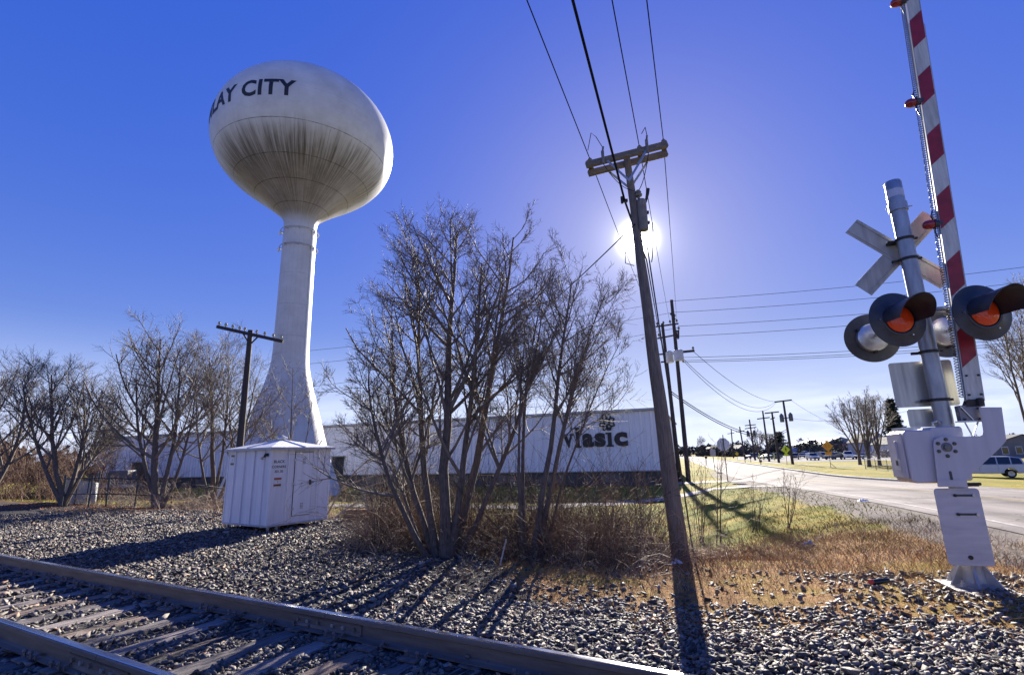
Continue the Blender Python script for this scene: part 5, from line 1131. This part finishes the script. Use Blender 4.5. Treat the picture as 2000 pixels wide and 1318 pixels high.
b = MB(); c_ = on(1724, 1147, 1.5, .06); b.T = Matrix.Translation(c_) @ Matrix.Rotation(R(78), 4, 'Y') @ Matrix.Rotation(.4, 4, 'X'); b.lathe([(.028, -.10), (.032, -.06), (.03, .06), (.018, .08)], 12); bt = b.build('bottle', M('dark_bottle', (.02, .03, .025), None, 4, .15), smooth=True); tag(bt, 'dark bottle with a red cap lying on the ballast', 'bottle')
b = MB(); b.T = Matrix.Translation(c_+Vector((-.115, 0, -.0))) @ Matrix.Rotation(R(78), 4, 'Y'); b.lathe([(.026, -.02), (.026, .02), (0, .025)], 10); o = b.build('bottle_cap', M('red_cap', (.6, .07, .05), None, 4, .4)); o.parent = bt
# ------------------------------------------------------------------ road signs
def sign_post(name, lab, u, v, h, top_uv, r=.03, cat='road sign', mat=dark_bolt):
    bs = on(u, v, h); t = thing(name, lab, cat, bs); tp = A(*top_uv, bs.y); b = MB(); b.tube([(0, 0, -.2), tp-bs], r, 6); b.build('post', mat, t); return t, bs
def ngon(cx, cz, r, n, a0=0): return [(cx+r*math.cos(R(a0)+2*math.pi*i/n), cz+r*math.sin(R(a0)+2*math.pi*i/n)) for i in range(n)]
t, bs = sign_post('stop_sign', 'back of a pale grey stop sign on a thin dark post at the drive', 1421.5, 941, 2.15, (1411.5, 849))
q = rel(1413, 867.5, bs); b = MB(); b.T = Matrix.Translation((0, q.y-.02+.07, 0)); b.prism(ngon(q.x, q.z, .47, 8, 22.5), 0, .006); b.build('sign_plate', M('stop_back', (.62, .62, .64), (.52, .52, .55), 3, .5, .1), t)
def diamond(t, bs, u, v, s, mat, nm='sign_plate'):
    q = rel(u, v, bs); b = MB(); b.prism(ngon(q.x, q.z, s, 4, 90), q.y-.08, q.y-.07); return b.build(nm, mat, t), q
lime = M('lime_sign', (.62, .80, .02), None, 4, .5); orange = M('orange_sign', (.85, .36, .02), None, 4, .5)
t, bs = sign_post('pedestrian_sign', 'lime diamond pedestrian crossing sign with walking figure and small plate below', 1538, 913, 2.75, (1533.5, 870))
o, q = diamond(t, bs, 1534, 878, .66, lime); yq = q.y-.085
b = MB(); k = .66
b.T = Matrix.Translation((q.x, yq, q.z))
b.prism(ngon(.02*k, .48*k, .085*k, 10), -.004, 0); b.prism([(-.10*k, .36*k), (.10*k, .36*k), (.10*k, .02*k), (-.08*k, .02*k)], -.004, 0); b.prism([(-.08*k, .04*k), (.02*k, .04*k), (-.16*k, -.42*k), (-.27*k, -.42*k)], -.0042, 0); b.prism([(0, .04*k), (.10*k, .04*k), (.26*k, -.40*k), (.15*k, -.42*k)], -.0044, 0)
b.prism([(-.10*k, .34*k), (-.04*k, .30*k), (-.22*k, .02*k), (-.29*k, .05*k)], -.0046, 0); b.prism([(.06*k, .34*k), (.10*k, .30*k), (.28*k, .08*k), (.23*k, .04*k)], -.0048, 0); b.build('walking_figure', letter_m, o)
q2 = rel(1535, 888, bs); b = MB(); b.box((q2.x, q2.y-.075, q2.z), (.62, .01, .28)); b.build('sub_plate', lime, t)
t, bs = sign_post('warning_sign', 'orange diamond warning sign with an orange plate below it on the far verge', 1623.5, 917, 2.75, (1616, 862))
o, q = diamond(t, bs, 1615.5, 871, .72, orange)
b = MB()
for z, w in ((.12, .62), (-.08, .72)):
    for i in range(7):
        if i != 3: b.box((q.x+(i-3)*w/7, q.y-.084, q.z+z), (w/7*.6, .004, .10))
b.build('legend', M('faded_legend', (.30, .14, .02), None, 4, .6), o)
q2 = rel(1617.5, 885.5, bs); b = MB(); b.box((q2.x, q2.y-.075, q2.z), (.86, .01, .44)); b.build('sub_plate', orange, t); b = MB(); b.beam((0, 0, .6), (.9, .3, -.1), .04, .04); b.build('brace', dark_bolt, t)
t, bs = sign_post('warning_sign', 'small yellow diamond sign far along the right verge', 1441, 901, 2.75, (1438.5, 882), .04); o, q = diamond(t, bs, 1439, 886, .48, M('yellow_sign', (.75, .50, .03), None, 4, .5))
t, bs = sign_post('square_sign', 'back of a small pale square sign left of the road beyond the stop sign', 1397, 921, 2.3, (1391, 879), .035); q = rel(1392, 884, bs); b = MB(); b.box((q.x, q.y-.05, q.z), (.62, .01, .78)); b.build('sign_plate', M('sign_back_pale', (.5, .46, .44), None, 4, .5), t)
for k, (u, v, vt) in enumerate(((1381, 913, 893), (1456, 906, 889), (1487, 912, 900), (1467, 905, 892))):
    bs = on(u, v, 2.5); b = MB(); H = A(u, vt, bs.y).z-bs.z; b.tube([(0, 0, -.1), (0, 0, H)], .05, 6); b.box((0, 0, H), (.32, .18, .34)); o = b.build('mailbox' if k else 'marker_post', dark_bolt); o.location = bs; tag(o, ('dark marker post left of the road near the square sign', 'dark mailbox on a post at the first far driveway', 'dark mailbox on a post by the nearer far driveway', 'small dark mailbox between the far driveways')[k], 'mailbox' if k else 'post')
# ------------------------------------------------------------------ vehicles
PRO = {  # side outlines: lower body, glasshouse, length, width, height, wheel radius
 'minivan': dict(L=5.1, W=1.95, body=[(-2.55, .35), (-2.52, .80), (-2.40, .95), (-1.55, 1.06), (2.42, 1.10), (2.54, .92), (2.55, .40)], cab=[(-1.60, 1.04), (-.55, 1.66), (.3, 1.73), (1.7, 1.72), (2.30, 1.60), (2.47, 1.08)], wx=(-1.55, 1.48), wr=.34, posts=(-.45, .75, 1.62)),
 'suv': dict(L=4.7, W=1.9, body=[(-2.35, .42), (-2.32, .95), (-1.15, 1.10), (2.28, 1.12), (2.35, .95), (2.35, .45)], cab=[(-1.15, 1.09), (-.45, 1.70), (1.75, 1.72), (2.22, 1.11)], wx=(-1.45, 1.45), wr=.37, posts=(.45, 1.45)),
 'sedan': dict(L=4.7, W=1.8, body=[(-2.35, .32), (-2.33, .68), (-1.05, .92), (1.65, .96), (2.32, .90), (2.35, .38)], cab=[(-1.05, .91), (-.2, 1.40), (.9, 1.42), (1.75, .95)], wx=(-1.45, 1.4), wr=.32, posts=(.4,)),
 'pickup': dict(L=5.7, W=2.0, body=[(-2.85, .5), (-2.83, 1.08), (-1.35, 1.18), (2.82, 1.20), (2.85, .55)], cab=[(-1.35, 1.17), (-.75, 1.86), (.75, 1.88), (.95, 1.19)], wx=(-1.85, 1.75), wr=.41, posts=(-.1,))}
def paint(nm, c): 
    if nm in MATS: return MATS[nm]
    t = NT(nm); t.b.inputs['Coat Weight'].default_value = .6; t.b.inputs['Coat Roughness'].default_value = .08; n = t.noise(1.5, 4); MATS[nm] = t.done(t.mix(t.range(n, .3, .7), c, tuple(x*.9 for x in c)), .35, .25); return MATS[nm]
red_l = M('tail_lamp', (.45, .02, .02), None, 4, .2); clear_l = M('head_lamp', (.75, .75, .78), None, 4, .12); rim_m = M('alloy', (.5, .5, .52), None, 4, .3, .9); trim_m = M('black_trim', (.02, .02, .022), None, 4, .5)
def loft(b, poly, W, tuck_lo, tuck_hi, zlo, zhi):                # outline extruded to the car's width, sides tumbling home towards the top
    n = len(poly); rows = []
    for sgn_, inset in ((-1, 0), (-1, .06), (1, .06), (1, 0)): pass
    hw = lambda z: W/2-(tuck_lo+(tuck_hi-tuck_lo)*max(0, min(1, (z-zlo)/(zhi-zlo))))
    vs = [(x, -hw(z), z) for x, z in poly]+[(x, hw(z), z) for x, z in poly]
    b.add(vs, [tuple(range(n)), tuple(reversed(range(n, 2*n)))]+[(i, i+n, (i+1) % n+n, (i+1) % n) for i in range(n)])
def car(kind_, label, pos, rz, col, group=None, detail=True):
    p = PRO[kind_]; t = thing(kind_ if kind_ != 'suv' else 'sport_utility_car', label, {'minivan': 'minivan', 'suv': 'car', 'sedan': 'car', 'pickup': 'pickup truck'}[kind_], pos, rz, group)
    m_ = paint('car_paint_'+col[0], col[1]); b = MB(); body = p['body']; zb = body[0][1]; wr = p['wr']; low = []
    for wx in reversed(p['wx']):                                    # wheel arches cut into the sill line
        low += [(wx+(wr+.07)*math.cos(R(a_)), max(zb*.98, wr+(wr+.07)*math.sin(R(a_)))) for a_ in range(0, 181, 20)]
    loft(b, body+[q for q in low if True], p['W'], 0, .05, zb, 1.1); bd = b.build('body', m_, t, bevel=.05 if detail else 0)
    b = MB(); cab = p['cab']; loft(b, cab, p['W'], .06, .22, cab[0][1], 1.7); cabin = b.build('cabin', m_, t, bevel=.05 if detail else 0)
    zc0 = cab[0][1]; top = max(z for _, z in cab); hw = lambda z: p['W']/2-(.06+.16*max(0, min(1, (z-zc0)/(1.7-zc0))))
    ins = [(x, z) for x, z in cab]; cxm = sum(x for x, _ in ins)/len(ins)
    win = [(cxm+(x-cxm)*.93, zc0+.05+(z-zc0)*.84) for x, z in ins]
    cuts = [min(x for x, _ in win)]+list(p['posts'])+[max(x for x, _ in win)]
    def top_at(x):
        best = zc0
        for (xa, za), (xb, zb_) in zip(win[:-1], win[1:]):
            if xa <= x <= xb: best = za+(zb_-za)*(x-xa)/max(xb-xa, 1e-6)
        return best
    for sg in (-1, 1):
        for x0, x1 in zip(cuts[:-1], cuts[1:]):
            xs = np.linspace(x0+.04, x1-.04, 6); b = MB(); lo = [(x, sg*(hw(zc0+.06)+.006), zc0+.06) for x in xs]; up_ = [(x, sg*(hw(top_at(x))+.006), max(top_at(x), zc0+.07)) for x in xs]
            b.add(lo+up_, [(i, i+1, 7+i, 6+i) for i in range(5)]); b.build('side_window', glass_dark, t)
    for (xa, za), (xb, zb_), nm in ((cab[0], cab[1], 'windscreen'), (cab[-1], cab[-2], 'rear_window')):
        f0, f1 = .08, .92; b = MB(); d = Vector((za-zb_, 0, xb-xa)); d = d*(1 if d.z > 0 else -1); d = d.normalized()*.008
        q = lambda f_, s_: (xa+(xb-xa)*f_+d.x, s_*(hw(za+(zb_-za)*f_)-.10), za+(zb_-za)*f_+d.z); b.add([q(f0, -1), q(f0, 1), q(f1, 1), q(f1, -1)], [(0, 1, 2, 3)]); b.build(nm, glass_dark, t)
    for wx in p['wx']:
        for sg in (-1, 1):
            b = MB(); b.T = Matrix.Translation((wx, sg*(p['W']/2-.12), wr)) @ Matrix.Rotation(R(90), 4, 'X'); b.lathe([(wr*.62, -.1), (wr*.95, -.11), (wr, -.08), (wr, .08), (wr*.95, .11), (wr*.62, .1)], 20); w_ = b.build('wheel', rubber, t, smooth=True)
            b = MB(); b.T = Matrix.Translation((wx, sg*(p['W']/2-.02), wr)) @ Matrix.Rotation(R(90), 4, 'X'); b.lathe([(wr*.64, -.012), (wr*.64, .012), (wr*.55, .005), (wr*.16, .0), (0, .012)], 20)
            for k in range(5): a_ = k*2*math.pi/5; b.beam((wr*.12*math.cos(a_), wr*.12*math.sin(a_), sg*-.014), (wr*.58*math.cos(a_), wr*.58*math.sin(a_), sg*-.014), .05, .02)
            b.build('rim', rim_m, w_)
    for sg in (-1, 1):
        b = MB(); b.box((-p['L']/2+.06, sg*(p['W']/2-.25), .72 if kind_ != 'pickup' else .95), (.14, .36, .17)); b.build('headlight', clear_l, t, bevel=.03)
        b = MB(); b.box((p['L']/2-.05, sg*(p['W']/2-.14), .95), (.12, .16, .34)); b.build('tail_light', red_l, t, bevel=.03)
    b = MB(); b.box((-p['L']/2+.03, 0, .62), (.08, p['W']*.45, .16)); b.build('grille', trim_m, t); b = MB(); b.box((-p['L']/2+.02, 0, .42), (.14, p['W']*.92, .14)); b.box((p['L']/2-.02, 0, .46), (.14, p['W']*.92, .16)); b.build('bumper', trim_m, t, bevel=.03)
    if detail:
        for sg in (-1, 1):
            b = MB(); b.box((-.75, sg*(p['W']/2+.06), 1.12), (.12, .18, .13)); b.build('mirror', m_, t, bevel=.03)
            for x in (p['posts'][0]+.12, p['posts'][-1]+.05): b = MB(); b.box((x, sg*(p['W']/2-.005), .93), (.2, .03, .03)); b.build('door_handle', rim_m, t)
            for x in p['posts'][:2]: b = MB(); b.box((x, sg*(p['W']/2-.018), .72), (.012, .012, .66)); b.build('door_seam', trim_m, t)
    return t
vp = on(1926, 930, 2.75); vp.z = gzf(vp.x, vp.y)
car('minivan', 'silver minivan parked side-on behind the signal beyond the road', vp, R(-33), ('silver', (.50, .50, .53)))
COL = {'silver': (.5, .5, .53), 'white': (.75, .75, .75), 'black': (.025, .025, .03), 'navy': (.03, .045, .09), 'grey': (.16, .17, .18), 'green': (.05, .10, .06), 'tan': (.38, .33, .26)}
for u, v, k, c_, rz, lab in ((1553, 897, 'suv', 'black', 60, 'black car nearest the transformer pole in the car park'), (1567, 894, 'sedan', 'navy', 70, 'dark blue car parked behind the black car'), (1588, 898.5, 'suv', 'silver', 75, 'silver car parked by itself in front of the long trailer'), (1609, 895, 'minivan', 'black', 80, 'black van parked behind the orange plate'), (1629, 897, 'suv', 'grey', 20, 'grey car parked to the right of the orange plate'), (1658, 896.5, 'pickup', 'white', 60, 'white pickup truck in the car park beside the widest yard tree'), (1686, 896, 'sedan', 'navy', 30, 'dark blue sedan seen between the yard trees'), (1728, 892, 'suv', 'white', 10, 'white car behind the pale bush near the spruce'), (1497, 896, 'sedan', 'black', 15, 'black sedan far along the road near the pines'), (1512, 896, 'suv', 'green', 15, 'dark green car beside the far roadside poles'), (1574, 889, 'suv', 'white', 80, 'white car in the back row under the blue trailer'), (1600, 889.5, 'sedan', 'grey', 80, 'grey car in the back row of the car park'), (1470, 896, 'suv', 'navy', 15, 'dark car by the far driveway')):
    ps = on(u, v, 2.85, .03); car(k, lab, ps, R(rz), (c_, COL[c_]), 'cars in the car park', False)
# long trailer and buildings beyond the car park
def block(name, lab, u0, u1, v, vt, h, depth, wall, roofm, gable=0.0, wins=(), cat='building', over=.3):
    a_, c_ = on(u0, v, h), on(u1, v, h); Y = a_.y; c_ = Vector((A(u1, v, Y).x, Y, a_.z)); W = c_.x-a_.x; H = A(u0, vt, Y).z-a_.z; t = thing(name, lab, cat, a_)
    b = MB(); b.box((W/2, depth/2, H/2-.2), (W, depth, H+.4)); b.build('wall', wall, t)
    b = MB()
    if gable: b.prism([(-over, H), (W/2, H+gable), (W+over, H), (W+over, H+.15), (W/2, H+gable+.18), (-over, H+.15)], -over, depth+over); b.build('roof', roofm, t); b = MB(); b.prism([(0, H), (W, H), (W/2, H+gable)], .01, depth-.01); b.build('gable', wall, t)
    else: b.box((W/2, depth/2, H+.15), (W+over, depth+over, .3)); b.build('roof', roofm, t)
    for fx, fz, w, hh in wins:
        b = MB(); b.box((W*fx, -.03, H*fz), (w, .06, hh)); wi = b.build('window', glass_dark, t); b = MB(); b.box((W*fx, -.02, H*fz), (w+.2, .05, hh+.2)); b.build('frame', white_paint, wi)
    return t
blue_grey = M('blue_grey_roof', (.20, .23, .30), None, .5, .6); dark_roof = M('dark_shingle', (.06, .06, .065), None, 1, .85); beige = M('beige_siding', (.40, .34, .30), None, .7, .7); whit = M('house_white', (.62, .62, .62), None, .5, .7); brickm = M('pinkish_brick', (.34, .20, .16), (.26, .15, .12), 2, .8); bl = M('blue_trailer_side', (.36, .42, .60), None, .5, .5); dg = M('dark_green_side', (.05, .08, .075), None, .5, .6)
block('box_trailer', 'pale blue box trailer behind the parked cars', 1546, 1571, 886, 875, 2.9, 2.5, bl, white_paint, cat='trailer', over=.02)
t = block('storage_shed', 'long dark green open-fronted shed behind the parked cars', 1573, 1622, 885.5, 875, 2.9, 6, dg, blue_grey)
for k in range(14):
    b = MB(); W_ = A(1622, 880, t.location.y).x-t.location.x; b.box((W_*(k+.5)/14, -.1, 1.2), (.18, .1, 2.4)); b.build('shed_post', white_paint, t)
block('plant_hall', 'large blue-grey roofed hall rising beyond the long shed', 1604, 1690, 882, 868, 2.9, 40, M('hall_wall', (.30, .32, .36), None, .3, .7), blue_grey, 5, cat='building')
block('brick_building', 'pinkish brick building partly hidden by the widest yard tree', 1650, 1676, 884, 866, 2.9, 10, brickm, dark_roof, wins=((.3, .5, 1.2, 1.4), (.7, .5, 1.2, 1.4)))
block('house', 'pale blue-grey house with steep roof behind the row of three yard trees', 1702, 1742, 888, 864, 2.85, 12, M('house_blue', (.30, .32, .40), None, .5, .7), dark_roof, 3.2, ((.25, .5, 1.1, 1.5), (.7, .5, 1.1, 1.5)), 'house')
block('house', 'small white house peeking out beside the spruce', 1746, 1790, 890, 868, 2.85, 9, whit, dark_roof, 2.2, ((.2, .5, 1, 1.3),), 'house')
block('house', 'low dark-roofed house behind the minivan', 1950, 2060, 893, 866, 2.8, 10, M('dim_siding', (.20, .19, .18), None, .5, .8), dark_roof, 1.6, ((.15, .5, 1.2, 1.3), (.4, .5, 1.2, 1.3)), 'house')
block('shed', 'pale pinkish shed left of the far end of the road', 1386, 1398, 890.5, 877, 2.8, 6, beige, dark_roof, 1.0, cat='shed')
block('house', 'dark house beside the far pale shed', 1398, 1410, 890.5, 878, 2.8, 8, M('dim_siding', (1, 1, 1)), dark_roof, 2.0, cat='house')
block('garage', 'small white garage seen under the stop sign', 1411, 1420, 891, 880, 2.8, 6, whit, dark_roof, 1.0, cat='garage')
block('house', 'dark gabled house beyond the stop sign', 1424, 1437, 890.5, 880, 2.8, 8, M('dim_siding', (1, 1, 1)), dark_roof, 2.4, cat='house')
block('house', 'dark low house behind the far roadside poles', 1440, 1466, 890.5, 880, 2.8, 8, M('dim_siding', (1, 1, 1)), dark_roof, 2.5, cat='house')
block('store', 'long low dark-fronted store beyond the far roadside poles', 1468, 1540, 890, 879, 2.8, 12, M('store_front', (.10, .11, .13), None, .3, .6), M('store_roof', (.3, .3, .3), None, .3, .7), wins=tuple(((k+.5)/9, .45, 2.2, 2.0) for k in range(9)))
for k, u in enumerate((1484, 1492, 1513, 1521)):
    bs = on(u, 899, 2.85); b = MB(); b.lathe([(.16, 0), (.16, 1.5), (.1, 1.62), (0, 1.65)], 10); o = b.build('bollard', M('yellow_green_bollard', (.55, .52, .10), None, 3, .5)); o.location = bs; tag(o, 'pale yellow bollard standing by the store forecourt', 'bollard', 'bollards by the store')
g_ = np.random.default_rng(5)
# pale dry bush by the spruce
bs = on(1735, 893, 2.85); t = thing('dry_bush', 'pale straw-coloured bush in front of the spruce', 'shrub', bs)
c_ = g_.normal(size=(900, 3))*np.array([2.6, 1, .7])+np.array([0, 0, .9]); tri = c_[:, None]+g_.normal(size=(900, 3, 3))*.16; raw_mesh('foliage', tri.reshape(-1, 3), np.arange(2700).reshape(-1, 3), M('pale_leaf', (.40, .33, .24), (.25, .2, .14), 1, .8), t)
